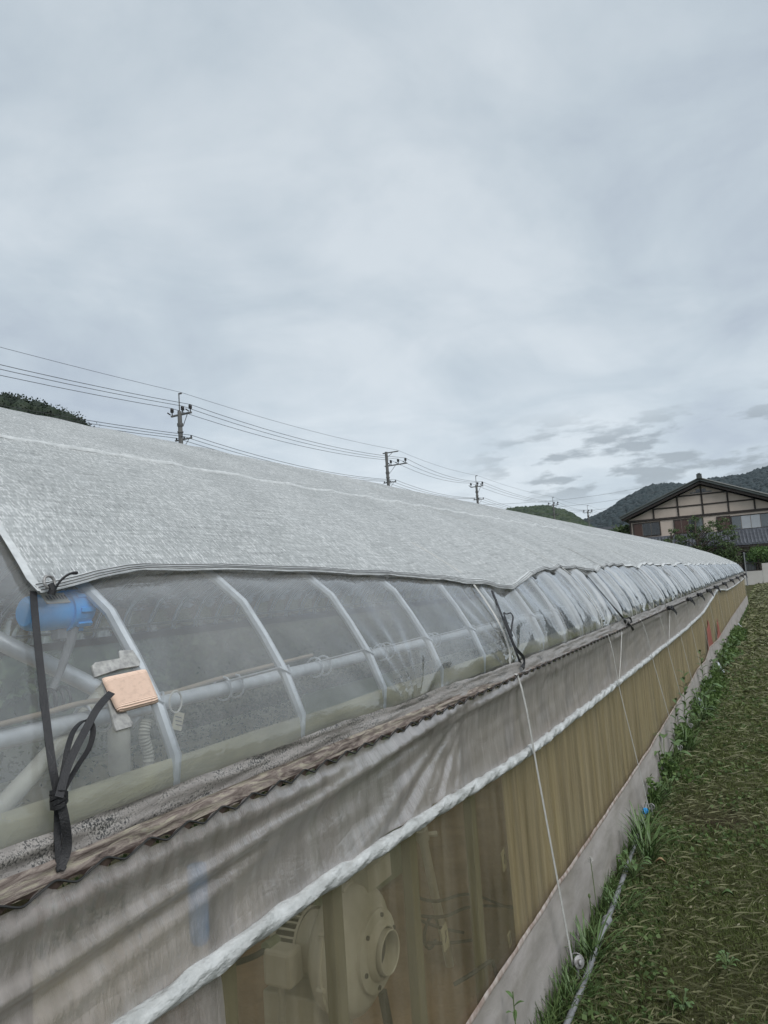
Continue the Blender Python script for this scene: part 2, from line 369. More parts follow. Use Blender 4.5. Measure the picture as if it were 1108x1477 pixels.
GH=empty('greenhouse',(-3.7,0,0))
tag(GH,'long arched plastic film greenhouse with grey curtain band and brown stained sides','greenhouse')
GI=Vector((3.7,0,0))
def gp(o): # parent keeping world place
    o.parent=GH;o.location=(3.7,0,0);return o
# ribs
rb=MB();sv=[0+i*.07 for i in range(int(STOT/.07))]+[STOT]
def ribpts(s0,s1):
    n=64;return [(-prof(s0+(s1-s0)*i/n,0)[0],0,prof(s0+(s1-s0)*i/n,0)[1]) for i in range(n+1)]
rb.tube([(-.966,0,1.24)]+ribpts(.09,STOT-.09)+[(-6.434,0,1.24)],.0115,8)
rib0=rb.build('rib',M['galv'],None,True)
for i,y in enumerate(RIBS):
    o=rib0 if i==0 else rib0.copy()
    if i: COL.objects.link(o)
    o.parent=GH;o.location=(3.7,y,0)
# lengthwise pipes
for (x,z,r) in ((-1.15,1.40,.016),(-6.25,1.40,.016),(-3.7,2.615,.013),(-2.2,2.15,.012),(-5.2,2.15,.012)):
    b=MB();b.tube([(x,Y0,z),(x,Y1,z)],r,10);gp(b.build('purlin',M['galv'],None,True))
# pipe clips on near ribs
for y in RIBS:
    if y<.6 or y>9: continue
    b=MB()
    for dy in(-.022,.022):
        b.tube([(-1.15+.027*math.cos(a),y+dy,1.40+.027*math.sin(a)) for a in [k*PI/6 for k in range(13)]],.0028,5,False)
    b.tube([(-1.128,y-.022,1.418),(-.99,y-.016,1.445),(-.975,y,1.43),(-.99,y+.016,1.445),(-1.128,y+.022,1.418)],.0028,5)
    gp(b.build('clip',M['galv'],None,True))
# posts
for y in [-.9,-.35,.2,.72,1.17,1.57,1.98,2.46,2.95,3.45,3.95,4.5,5.05,5.6,6.2,6.8,7.5,8.2]:
    b=MB();b.bar((-1.005,y,-.2),(-.995,y+.02*nz(y),1.24),.045,.03,up=(1,0,0));gp(b.build('post',M['post'],bevel=.003))
# roof film with wrinkles
def wr(y,s):
    if s>STOT/2: ss=STOT-s
    else: ss=s
    e=1 if s<STOT/2 else .3
    a=interp(y,[0,2.4,3.4,8,33],[.2,.3,1.0,1.4,1.6])
    ph=rib_phase(y);k=math.floor(ph);t=ph-k
    sag=-.011*a*math.sin(PI*t)**.8*(1+.9*nz(k*3.7,1.3))*min(1,ss/.13+.05)
    sag+=.0045*a*math.sin(2*PI*t+nz(k*1.9,7)*3+ss*3)*min(1,ss/.12)*(1+nz(k*5.1,2))
    d=sag
    d+=.0022*nz(y*2.3,ss*9,1)*e+.0012*nz(y*6+ss*14,ss*30-y*6,3)*e
    for ty in (.15,1.95,2.85,4.75,6.3,8.4):
        r_=math.hypot((y-ty)*1.0,ss*1.1)
        if r_<.6:
            an=math.atan2(ss,(y-ty));d+=.011*math.exp(-r_/.19)*math.sin(an*15+ty*3+r_*5)*min(1,r_/.05)*min(1,ss/.03)
    return d
ysf=list(np.arange(Y0,.2,.05))+list(np.arange(.2,6.2,.0155))+list(np.arange(6.2,14,.033))+list(np.arange(14,33,.066))+[33.0]
ssf=list(np.arange(0,.62,.0125))+list(np.arange(.62,STOT-.6,.16))+list(np.arange(STOT-.6,STOT,.06))+[STOT]
def ff(y,s):
    x,z=prof(s,.0165+wr(y,s));return (-x,y,z)
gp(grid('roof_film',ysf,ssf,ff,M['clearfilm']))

# end walls
def endwall(y,nm):
    b=MB();pts=[(-p[0],y,p[1]) for p in [prof(STOT*i/40) for i in range(41)]]
    pts=[(-.95,y,0)]+pts+[(-6.45,y,0)]
    b.add(pts,[tuple(range(len(pts)))])
    o=b.build(nm,M['endfilm']);gp(o)
    b=MB()
    for x in(-2.2,-3.2,-4.2,-5.2):
        b.bar((x,y-.03,0),(x,y-.03,1.6+.305*3 if False else 2.15),.04,.03)
    b.bar((-3.2,y-.03,1.95),(-4.2,y-.03,1.95),.03,.04);gp(b.build('end_frame',M['galv']))
M['endfilm']=film('end_film',(.88,.90,.90),.30,.45,(.55,.58,.58),.2,.5,trans=.5)
endwall(Y0-.02,'end_wall');endwall(Y1+.02,'end_wall')

# rail bands at the eave (yellow strip, mildewed film, weathered wood)
def band(name,zt,zb,x0,x1,mat,y0=Y0,y1=Y1,amp=.003,sc=3,zamp=.003,step=.03):
    ys_=list(np.arange(y0,8,step))+list(np.arange(8,y1,.15))+[y1]
    def fn(y,t):
        zz=zt+(zb-zt)*t+zamp*nz(y*sc,t*2,zt*50);xx=x0+(x1-x0)*t+amp*nz(y*sc*2,t*5,zb*30)
        if t in(0.,1.): pass
        return (-xx,y,zz)
    return gp(grid(name,ys_,[i/6 for i in range(7)],fn,mat))
band('film_strip',1.338,1.285,.951,.951,M['yellow'])
def md(y,t):
    f=min(1,max(0,(y-1.5)/1.4));zt=1.300+(1.284-1.300)*f;zb=1.258+(1.240-1.258)*f
    zz=zt+(zb-zt)*t+.005*nz(y*3,t*2,4)+.003*nz(y*14,t*2);xx=.923-.012*t*f+.007*nz(y*5,t*4,2)-.004*t
    return (-xx,y,zz)
YB=list(np.arange(Y0,8,.012))+list(np.arange(8,Y1,.1))+[Y1]
gp(grid('mildewed_edge',YB,[i/8 for i in range(9)],md,M['mildew']))
def wd_(y,t):
    f=min(1,max(0,(y-1.6)/1.5));zt=1.266-.020*f;zb=1.234
    return (-(.912-.006*t+.006*nz(y*5,t*3)+.003*nz(y*22,t*3)),y,zt+(zb-zt)*t+.004*nz(y*6,t))
gp(grid('wooden_rail',YB,[i/8 for i in range(9)],wd_,M['rail']))
b=MB();b.box((-.992,15.8,1.262),(.035,34.3,.06));gp(b.build('eave_beam',M['post']))

# wiggle wire channel
b=MB();pts=[];y=Y0
while y<14:
    ph=(y/.087)*2*PI;pts.append((-.898+.002*math.sin(ph*2),y,1.236+.0068*math.sin(ph)+.002*nz(y*4)));y+=.087/16 if y<5 else .087/6
b.tube(pts,.0018,5);gp(b.build('wiggle_wire',M['darkmetal'],None,True))
b=MB();pts=[];y=14
while y<33: pts.append((-.898,y,1.236+.0085*math.sin(y/.087*2*PI)));y+=.0218
b.tube(pts,.0025,4);gp(b.build('wiggle_wire',M['darkmetal'],None,True))
# channel behind the wire: scalloped dark vinyl lip
def lip(y,t):
    sc=.012*(.5+.5*math.sin(y/.087*2*PI+.4)) if y<14 else .005
    return (-(-.0+.901+.004*t),y,1.240-(.004+sc)*t)
M['lip']=solid('brown_vinyl',(.13,.09,.075),(.05,.035,.03),30,.5,0,.3,80)
gp(grid('channel',list(np.arange(Y0,6,.0087))+list(np.arange(6,14,.02))+list(np.arange(14,33.05,.1)),[0,.33,.66,1],lip,M['lip']))

# roll pipe path
TY=[-2,1.4,1.94,3,5.8,9,11.5,13.2,15.1,16.6,18.3,22,28,33]
TZ=[.99,.992,.973,.937,.932,.935,.97,1.06,1.172,1.13,1.066,1.05,1.075,1.12]
def tz_(y): return interp(y,TY,TZ)+.005*nz(y*1.7)
pts=[];y=Y0
while y<33: pts.append((-.908+.004*nz(y*1.5,3),y,tz_(y)));y+=.006 if y<6 else (.02 if y<14 else .08)
b=MB();n=20
yy=[p[1] for p in pts]
b.tube(pts,.0165,n,True,rfun=lambda i,k:1+.10*math.sin(2*PI*k/n*2+yy[i]*30)+.07*math.sin(2*PI*k/n*3+yy[i]*52)+.05*math.sin(2*PI*k/n*5+yy[i]*75)+.16*nz(yy[i]*6,math.sin(k*PI*2/n),math.cos(k*PI*2/n)))
gp(b.build('roll_pipe',M['rollfilm'],None,True))
# white twisted cord over the roll
# grey curtain between channel and roll pipe
def cur(y,t):
    zt=1.229+.011*max(0,math.sin(y/.087*2*PI+1.2))*(1-t)**9;zb=tz_(y)+.012;z=zt+(zb-zt)*t
    x=.906+.012*math.sin(PI*t)+(.010*t)
    fa=max(0,2.35-y)
    if fa>0:
        an=math.atan2(zt-z+.004,fa);A=.011*min(1,fa/.5)
        x-=A*(math.sin(an*26+1)*.6+math.sin(an*47)*.4)*min(1,t*6)
    x-=.010*math.exp(-((t-.10-.05*nz(y*1.3,5))/.06)**2)*(.7+nz(y*2.1,9))
    x-=.0035*nz(y*9,t*1.2,4)*math.sin(PI*t)+.003*nz(y*3+t*3,t*6,2)
    for ty in (3.33,4.75):
        r_=math.hypot(y-ty,(zt-z)*1.3)
        if r_<.4: x-=.005*math.exp(-r_/.12)*math.sin(math.atan2(zt-z,y-ty)*11+ty)*min(1,r_/.03)
    for ya_,za_,yb_,zb_,A_,w_ in ((.6,1.115,2.35,1.232,.016,.014),(.6,1.045,1.9,1.215,.012,.020),(.6,.985,1.35,1.13,.010,.03),(2.2,1.195,3.25,1.228,.010,.010),(3.4,1.228,4.7,1.232,.008,.010)):
        if y<yb_+.1:
            zl=za_+(zb_-za_)*((y-ya_)/(yb_-ya_));k_=min(1,max(0,(yb_+.1-y)/.3))
            if y>=ya_-.2 or ya_==.6: x-=A_*k_*math.exp(-((z-zl-.004*nz(y*4,ya_))/w_)**2)
    if t==0: x=.9005
    elif t<.08: x=min(x,.9035)
    return (-x,y,z)
ysc=list(np.arange(Y0,.3,.04))+list(np.arange(.3,6,.0095))+list(np.arange(6,14,.03))+list(np.arange(14,33,.1))+[33.]
gp(grid('curtain',ysc,[i/26 for i in range(27)],cur,M['curtain'],uvfn=lambda u,v:(u,v*.28)))
# first bay: the curtain film hangs below the roll
def drp(y,t):
    yy_=y+.02*nz(t*3,1)*(1 if y>.9 else 0);z=1.0+(.20-1.0)*t
    return (-(.925+.004*nz(y*8,t*2)+.012*math.sin(y*17+t)*t*.6),yy_,z)
gp(grid('hanging_flap',list(np.arange(Y0,1.0,.03))+[1.02,1.05,1.072],[i/24 for i in range(25)],drp,M['curtain'],uvfn=lambda u,v:(u,v*.8)))
# thin stained film of the lower side
def sdf(y,t):
    zt=tz_(y);zb=skz(y)-.01;z=zt+(zb-zt)*t
    return (-(.932+.003*nz(y*6,t)+.004*math.sin(PI*t)*nz(y*2.3,7)),y,z)
def skz(y): return interp(y,[0,2.2,3.2,5.6,7.6,9,10,11.2,12.2,14,20,33],[.335,.335,.335,.32,.34,.34,.37,.33,.42,.36,.40,.40])+.008*nz(y*3,5)
gp(grid('side_film',list(np.arange(1.0,12,.04))+list(np.arange(12,33.1,.15)),[i/10 for i in range(11)],sdf,M['sidefilm'],uvfn=lambda u,v:(u,v*.6)))
def brc(y,t):
    zt=tz_(y)+.02;zb=skz(y)-.12;z=zt+(zb-zt)*t
    fold=.016*nz(y*7,t*.5,2)+.009*nz(y*19,t*.7,3)
    return (-(.966+fold),y,z)
gp(grid('brown_curtain',list(np.arange(2.72,10,.018))+list(np.arange(10,33.1,.06)),[i/10 for i in range(11)],brc,M['browncurtain'],uvfn=lambda u,v:(u,v*.6)))
# skirt
def skt(y,t):
    z=skz(y)+(-.02-skz(y))*t
    x=.927-.022*t-.010*math.sin(PI*t)*(.5+nz(y*1.9,3))-.008*nz(y*5,t*3,6)-(.02 if y>8.5 else 0)*t*nz(y*2,8)
    return (-x,y,z)
ysk=list(np.arange(Y0,8,.022))+list(np.arange(8,33,.08))+[33.]
gp(grid('skirt',ysk,[i/14 for i in range(15)],skt,M['skirt'],uvfn=lambda u,v:(u,v*.35)))
def skh(y,t):
    z=skz(y)+.010-.024*t+.004*nz(y*13,t);return (-(.921-.004*math.sin(PI*t)),y,z)
M['hemwhite']=solid('frayed_edge',(.50,.46,.43),(.20,.13,.10),26,.6,0,.4,90,(1,1,.5),detail=8)
gp(grid('skirt_hem',ysk,[0,.33,.66,1],skh,M['hemwhite']))
# far side wall (the west side), plain
gp(grid('side_film',[Y0,0,8,16,24,33],[0,.5,1],lambda y,t:(-6.46,y,1.25-1.25*t),M['endfilm']))
b=MB();b.box((-6.45,15.8,1.27),(.06,34.3,.075));gp(b.build('eave_beam',M['rail']))

# ------------------------------------------------------------------ shade net
EY=[.84,.885,1.15,1.6,2.0,2.5,3.0,3.33,3.6,4.0,4.6,5.1,5.45,5.8,6.5,7.2,7.56,8,8.5,9.1,9.47,9.9,10.3,10.9,11.3,12,12.6,13.4,14.4,15.5,16.6,17.8,19,20.3,21.6,23,24.3,26,27.2,28.7,30.2,33]
EZ=[1.618,1.620,1.655,1.652,1.637,1.612,1.583,1.553,1.588,1.628,1.647,1.636,1.606,1.640,1.662,1.655,1.625,1.655,1.67,1.66,1.63,1.66,1.665,1.63,1.66,1.675,1.63,1.67,1.63,1.67,1.63,1.67,1.63,1.67,1.63,1.67,1.63,1.67,1.63,1.67,1.63,1.66]
def se(y): return s_of_z(interp(y,EY,EZ))+.002*nz(y*6,2)
NY0=.872
def shear(y,s): return .32*min(max(s-.45,0),.9)*max(0,1-(y-NY0)/1.6)
def nwr(y,s):
    ss=min(s,STOT-s);a=interp(y,[0,1.5,3,8,33],[.3,.5,1,1.3,1.5])
    ph=rib_phase(y);k=math.floor(ph);t=ph-k
    d=-.012*a*math.sin(PI*t)**.7*(1+.8*nz(k*2.7,4.4,ss*.4))
    d+=.006*nz(y*1.1,ss*1.6,8)+.0025*nz(y*5,ss*4,9)+.0015*nz(y*14,ss*3,11)
    # stitched seam ridge
    d+=.004*math.exp(-((s-SEAM-.008*nz(y*3,1))/.02)**2)
    return d
SEAM=float(np.interp(2.03,DA[:half,0],SA[:half]))
def nt_(y,t):
    s0=se(y);s=s0+(STOT-2*s0)*t;x,z=prof(s,max(.026+nwr(y,s),.024+wr(y+shear(y,s),s)));return (-x,y+shear(y,s),z)
ysn=list(np.arange(NY0,5,.022))+list(np.arange(5,12,.04))+list(np.arange(12,33,.085))+[33.02]
tt=sorted(set([round(i/150,5) for i in range(151)]+[round((SEAM-.55+i*.006)/ (STOT-1.1),5) for i in range(-4,5)]))
NET=empty('shade_net',(-3.7,0,0));tag(NET,'silvery woven shade net draped over the whole greenhouse roof','shade net')
def npar(o): o.parent=NET;o.location=(3.7,0,0);return o
def nuv(y,t):
    s0=se(y);s=s0+(STOT-2*s0)*t;return (y+shear(y,s)-.38*s,s)
npar(grid('woven_sheet',ysn,tt,nt_,M['net'],uvfn=nuv))
for side in(0,1):
    def hm(y,t):
        s=se(y)-.004+.026*t;s=s if side==0 else STOT-s
        x,z=prof(s,.004+max(.026+nwr(y,s),.024+wr(y,s))+.002*math.sin(PI*t)+.0012*nz(y*11,t*3));return (-x,y,z)
    npar(grid('hem',ysn,[0,.2,.45,.5,.55,.8,1],hm,M['hem']))
def fh(s,t):
    x,z=prof(s,.005+max(.026+nwr(NY0,s),.024+wr(NY0,s)));return (-x,NY0-.004+.017*t+shear(NY0,s),z)
npar(grid('front_hem',[se(NY0)+(STOT-2*se(NY0))*i/160 for i in range(161)],[0,.3,.6,1],fh,M['hem']))
# stitching lines on the hem
M['stitch']=solid('dark_stitching',(.12,.12,.12),(.08,.08,.08),10,.8,0,0)
for ds in(.004,.011,.019):
    b=MB();pts=[]
    for y in np.arange(NY0,7,.05):
        s=se(y)-.006+ds;x,z=prof(s,.0075+max(.026+nwr(y,s),.024+wr(y,s))+.001);pts.append((-x,y,z))
    b.tube(pts,.0011,4);npar(b.build('stitching',M['stitch']))
# seam: crumpled paler fold
def sm(y,t):
    s=SEAM-.010+.020*t+.010*nz(y*4,1)+.004*nz(y*17,3);x,z=prof(s,max(.026+nwr(y,s),.024+wr(y,s))-.002+(.009+.004*nz(y*9,2))*math.sin(PI*t));return (-x,y,z)
npar(grid('seam',ysn,[0,.25,.5,.75,1],sm,M['hem']))
# eyelet ring
ex,ez=prof(se(.885)+.004,.040);EYE=Vector((-ex,.888,ez))
b=MB();b.tube([EYE+Vector((0.0,0,0))+Vector((-.004*math.sin(a)*.6,.0105*math.cos(a),.0105*math.sin(a))) for a in [k*2*PI/24 for k in range(25)]],.0026,8,False);npar(b.build('eyelet',M['steelpeg'],None,True))

# ------------------------------------------------------------------ straps tying the net down
def strap(y,hero=0,lab=''):
    t=empty('strap',(-.9,y,1.24));tag(t,lab,'strap','black straps tying the net to the eave')
    def P(o): o.parent=t;o.location=(.9,-y,-1.24);return o
    s1=s_of_z(interp(y,EY,EZ))
    kn=.115 if hero else .10
    b=MB();pts=[];wd=(0,1,0)
    ytop=y-.02 if hero==1 else y
    yb=y if hero!=1 else .80
    n=14
    for i in range(n+1):
        f=i/n;s=s1*(1-f);x,z=prof(s,.040 if f<.9 else .052);yy_=ytop+(yb-ytop)*f**1.2
        if hero==0: yy_+=-.02*f
        pts.append((-x,yy_,z))
    pts.append((-.888,yb,1.240))
    return t,P,b,pts,s1
# hero strap, traced through points lying on the film
def onfilm(px,py,off=.03):
    # intersect the ray with the arch surface by bisection on x
    r=ray(px,py);best=None
    lo,hi=.90,3.5
    for k in range(400):
        xx=lo+(hi-lo)*k/399;t=-xx/r.x;z=H+r.z*t
        if z<=1.335: sx_=.930-.02
        s=s_of_z(z) if z>1.25 else 0
        ps=prof(s,off)[0] if z>1.25 else .905-off*.3
        if xx>=ps: return Vector((-xx,r.y*t,z))
    return None
def poly(pxs,off=.03,n=5):
    return smooth_pts([onfilm(a,b_,off) for a,b_ in pxs],n)
st=empty('strap',onfilm(88,1255));tag(st,'long black strap knotted with a big open loop, hanging from the net corner eyelet','strap','black straps tying the net to the eave')
def P1(o,root): o.parent=root;o.location=-root.location;return o
fwdY=Vector((.25,.97,0))
b=MB();b.ribbon(poly([(48,853),(51,890),(58,960),(66,1030),(75,1100),(84,1150)],.042),.0115,.0014,fwdY);P1(b.build('webbing',M['black_strap']),st)
b=MB();b.ribbon(poly([(84,1150),(83,1185),(84,1222),(87,1256)],.036),[.010]*16,.0014,fwdY)
b.ribbon(poly([(86,1150),(93,1180),(97,1212),(95,1232),(86,1254)],.046),.0125,.0014,[Vector((.5,.85,0))]*21)
P1(b.build('webbing',M['black_strap']),st)
b=MB();b.ribbon(poly([(85,1150),(100,1100),(125,1050),(142,1020),(161,999)],.060),.0115,.0016,fwdY);P1(b.build('tail',M['black_strap']),st)
b=MB();b.ribbon(poly([(84,1148),(92,1110),(98,1078),(106,1055),(117,1042),(126,1039),(133,1046),(134,1060),(128,1080),(114,1102),(97,1130),(87,1150)],.050),.0085,.0014,[Vector((.75,.55,.2))]*56);P1(b.build('loop',M['black_strap']),st)
b=MB();c=onfilm(85,1150,.045)
for k in range(4):
    a0=k*.9;pts=[]
    for q in range(11):
        a=q*2*PI/10;pts.append(c+Vector((.012*math.cos(a),.011*math.sin(a),.004*k-.007+.005*math.sin(a+a0))))
    b.ribbon(pts,.006,.002,(0,0,1))
P1(b.build('knot',M['black_strap'],None,True),st)
c2=onfilm(87,1254,.03);b=MB()
for k in range(3):
    b.tube([c2+Vector((.006*math.cos(q*2*PI/8),.007*math.sin(q*2*PI/8),.003*k+.002*math.sin(q))) for q in range(9)],.0022,5)
P1(b.build('lower_knot',M['black_strap'],None,True),st)
b=MB();b.tube([EYE+Vector((.002,.0,-.004)),EYE+Vector((.006,.002,-.012)),EYE+Vector((.004,0,-.022))],.0065,7)
b.tube(smooth_pts([EYE+Vector((.006,.004,-.018)),EYE+Vector((.012,.012,0)),EYE+Vector((.016,.028,.012)),EYE+Vector((.016,.045,.014))],4),[.0022]*10+[.003]*3,6)
P1(b.build('upper_knot',M['black_strap'],None,True),st)
# second strap
def wob_strap(anchor,top,bot,lab,extras,wd=.011):
    st=empty('strap',onfilm(*bot));tag(st,lab,'strap','black straps tying the net to the eave')
    b=MB();n=6;pl=[(top[0]+(bot[0]-top[0])*i/n,top[1]+(bot[1]-top[1])*i/n) for i in range(n+1)]
    b.ribbon(poly(pl,.034),wd,.0016,fwdY);P1(b.build('webbing',M['black_strap']),st)
    for nm,pxs,off,w_ in extras:
        b=MB();pp=poly(pxs,off);b.ribbon(pp,w_,.0016,fwdY);P1(b.build(nm,M['black_strap']),st)
    b=MB();c=onfilm(*bot,.035);rr=.012
    for k in range(3):
        b.tube([c+Vector((rr*.6*math.cos(q*PI/4+k),rr*math.sin(q*PI/4+k),rr*.5*math.sin(q*PI/4*2+k*2)+.004*(k-1))) for q in range(9)],.0042,5)
    P1(b.build('knot',M['black_strap'],None,True),st);return st
wob_strap(3.33,(710,852),(753,962),'black strap with small curled loop at the second net fastening',[
 ('loop',[(740,918),(734,905),(729,892),(727,884),(731,886),(736,884),(740,890),(738,905),(737,918)],.06,.007),
 ('webbing',[(737,918),(744,935),(755,948),(756,958),(753,962)],.055,.013),
 ('tail',[(737,918),(732,902),(728,889)],.07,.011)])
wob_strap(5.4,(846,829),(905,899),'black strap ending in a bushy knot at the third net fastening',[
 ('tail',[(905,899),(911,905),(914,909)],.05,.016),('loop',[(903,899),(900,893),(908,891),(911,897),(905,900)],.05,.014)],.013)
labs=['short black strap tied at the fourth net fastening','black strap knot at the fifth net fastening, beside the rising roll pipe','black strap knot just past the fifth fastening','black strap with dark bunched ends near where the roll pipe peaks','small black strap above the peak of the roll pipe','small black strap above the dip of the roll pipe','tiny black strap past the dip of the roll pipe','tiny black strap on the far bays of the roof edge','tiny black strap close to the far end of the roof','last tiny black strap at the far end of the roof','farthest black strap at the greenhouse corner']
for i,y in enumerate([7.57,9.47,10.9,12.6,14.4,17,20.3,24,28,31.5]):
    st=empty('strap',(-.89,y,1.24));tag(st,labs[i],'strap','black straps tying the net to the eave')
    b=MB();s1=s_of_z(interp(y,EY,EZ));pts=[]
    for k in range(9):
        f=k/8;x,z=prof(s1*(1-f),.034);pts.append((-x,y-.22*(1-f)*(1 if i<3 else .6),z))
    pts.append((-.885,y,1.24));b.ribbon(pts,.014,.002,(0,1,0));P1(b.build('webbing',M['black_strap']),st)
    b=MB();c=Vector((-.878,y,1.245));q_=1.3+i*.15
    for k in range(4):
        b.tube([c+Vector((.02*q_*math.cos(q*PI/3+k),.035*q_*math.sin(q*PI/3+k*2),.014*q_*math.sin(q*PI/3*2+k))) for q in range(7)],.006*q_,5)
    b.ribbon([c,c+Vector((.02,.05,-.02))*q_,c+Vector((.03,.11,-.05))*q_],.022*q_,.003,(0,0,1))
    P1(b.build('knot',M['black_strap'],None,True),st)

# ------------------------------------------------------------------ hold-down tapes with pegs
tl=['widest white tape running down to the round steel peg in the grass','second white tape down to a blue pipe joint in the weeds','third white tape crossing the roll pipe','fourth white tape crossing the roll pipe','fifth white tape crossing the roll pipe','sixth white tape near the rising roll pipe','seventh white tape near the rising roll pipe','eighth white tape beside the peak of the roll pipe','thin white tape past the roll pipe peak','thin white tape on the far bays','thin white tape farther along the brown side','thin white tape close to the far bays','thin far white tape near the greenhouse end','last white tape before the greenhouse corner']
specs=[(2.80,2.88,3.07),(4.60,4.70,5.18),(5.9,6.16,6.93),(6.85,7.12,7.9),(7.9,8.23,9.0),(9.2,9.4,10.1),(10.7,10.9,11.8),(12.4,12.6,13.6),(14.4,14.7,15.9),(17.2,17.4,18.3),(20,20.3,21.2),(23,23.3,24),(26.5,26.8,27.6),(30,30.3,31)]
for i,(ya,yb,yc) in enumerate(specs):
    t=empty('hold_down_tape',(-.86,yc,.03));tag(t,tl[i],'tape','white hold-down tapes over the greenhouse side')
    w_=.015 if i==0 else .010
    b=MB();pts=[]
    for k in range(30):
        f=k/29;s=2.2*(1-f);x,z=prof(s,.0195 if s>.35 else .021);pts.append((-x,ya+.25*(1-f)**.6*(1 if i==0 else .6),z))
    pts+=[(-.899,ya+.005,1.245),(-.890,ya+(yb-ya)*.2,1.19),(-.885,(ya+yb)/2,1.10),(-.884,yb,tz_(yb)+.01)]
    for k in range(1,13):
        f=k/12;pts.append((-.884+.025*f,yb+(yc-yb)*f,tz_(yb)+(.075-tz_(yb))*f))
    b.ribbon(pts,w_,.0012,(.1,.99,0));P1(b.build('band',M['tape']),t)
    if i<4:
        b=MB();c=Vector((-.845,yc+.005,.095))
        b.tube([c+Vector((.0,.0,-.12)),c+Vector((0,0,.01))],.006,8)
        if i==0:
            b.lathe([(0,-.006),(.018,-.006),(.024,-.002),(.024,.003),(.012,.006),(.010,.016),(0,.018)],c+Vector((.01,-.005,.0)),(.75,-.55,.25),20)
            b.tube([c+Vector((.025*math.cos(q*PI/8),.01+.004*q/16,.025*math.sin(q*PI/8))) for q in range(17)],.003,6)
        else: b.tube([c+Vector((.018*math.cos(q*PI/5),.0,.018*math.sin(q*PI/5))) for q in range(11)],.004,6)
        P1(b.build('peg',M['steelpeg'],None,True),t)
# diagonal thin cords between curtain and tapes (crossed strings)
for k,(ya,yb,lb) in enumerate(((5.0,4.72,'thin slanting string on the curtain beside the second white tape'),(7.6,7.25,'thin slanting string on the curtain beside the fourth white tape'))):
    b=MB();b.tube([(-.887,ya,1.225),(-.884,(ya+yb)/2,1.08),(-.882,yb,tz_(yb)+.02)],.0025,5);o=b.build('string',M['tape']);tag(o,lb,'string')

# ------------------------------------------------------------------ things on the first bay
# orange pad
OP=[onfilm(148,983,.028),onfilm(207,970,.028),onfilm(224,1012,.028),onfilm(169,1026,.028)]
def pad(u,v):
    p=(OP[0]*(1-u)+OP[1]*u)*(1-v)+(OP[3]*(1-u)+OP[2]*u)*v
    nrm=Vector((.8,0,.6));h=.006*min(1,min(u,1-u,v,1-v)*14)**.5
    return p+nrm*h
o=grid('foam_pad',[i/24 for i in range(25)],[i/24 for i in range(25)],pad,M['orange'])
sm_=o.modifiers.new('s','SOLIDIFY');sm_.thickness=.006;sm_.offset=-1
tag(o,'ribbed peach orange foam pad on the clear film beside the first roof hoop','foam pad')
def plate(pxs,off,nm,lab,cat):
    pts=[onfilm(a,b_,off) for a,b_ in pxs];b=MB();n=len(pts);th=Vector((.8,0,.6))*.004
    b.add(pts+[p+th for p in pts],[tuple(range(n))[::-1],tuple(range(n,2*n))]+[(i,(i+1)%n,n+(i+1)%n,n+i) for i in range(n)])
    return tag(b.build(nm,M['greyplate'],bevel=.001),lab,cat)
plate([(131,962),(136,957),(172,951),(170,940),(190,939),(201,956),(200,962),(170,967),(135,979),(133,968)],.022,'bent_plate','mottled grey bent plate just above the orange pad','plate')
plate([(146,983),(158,992),(190,1044),(188,1050),(167,1056),(163,1050)],.022,'grey_strip','mottled grey strip sticking out below the orange pad','strip')

# blue fan motor
b0=empty('fan_motor',atx(86,882,-1.178),0);tag(b0,'small blue fan motor behind the clear film under the net corner','motor')
def PB(o,root):
    o.parent=root;return o
b=MB();b.lathe([(0,-.075),(.022,-.075),(.030,-.068),(.033,-.055),(.033,.012),(.0,.012)],(0,0,0),(0,1,0),28);PB(b.build('body',M['blue'],None,True),b0)
b=MB();b.lathe([(0,.012),(.036,.012),(.0365,.03),(.033,.05),(.024,.062),(0,.064)],(0,0,0),(0,1,0),28)
for k in range(8):
    a=k*PI/4;b.box((.035*math.sin(a),.034,.035*math.cos(a)),(.009,.032,.009),Matrix.Rotation(a,3,'Y'))
PB(b.build('end_cap',M['blue'],bevel=.001),b0)
b=MB();b.lathe([(0,-.012),(.0385,-.012),(.0385,-.006),(0,-.006)],(0,.012+.006,0),(0,1,0),28);PB(b.build('flange',M['blue'],None,True),b0)
b=MB();b.box((.024,-.028,.0245),(.026,.050,.001),Matrix.Rotation(R(45),3,'Y'));lb=PB(b.build('label',M['label']),b0)
b=MB()
for q in range(7): b.box((.0275,-.048+q*.0065,.0262),(.010,.003,.0008),Matrix.Rotation(R(45),3,'Y'))
PB(b.build('lettering',M['ink']),lb)
b=MB();b.tube([(.01,.02,-.03),(.008,.015,-.06),(-.005,0,-.115),(-.01,-.01,-.14)],[.012,.009,.007,.007],8);b.box((-.0,.005,-.04),(.02,.035,.02));PB(b.build('bracket',M['pvc'],bevel=.001),b0)
b=MB()
for q in range(3): b.tube([(-.01+.022*math.cos(a),-.02+q*.015,-.16+.022*math.sin(a)) for a in [k*PI/6 for k in range(13)]],.003,5,False)
PB(b.build('clamp',M['darkmetal'],None,True),b0)
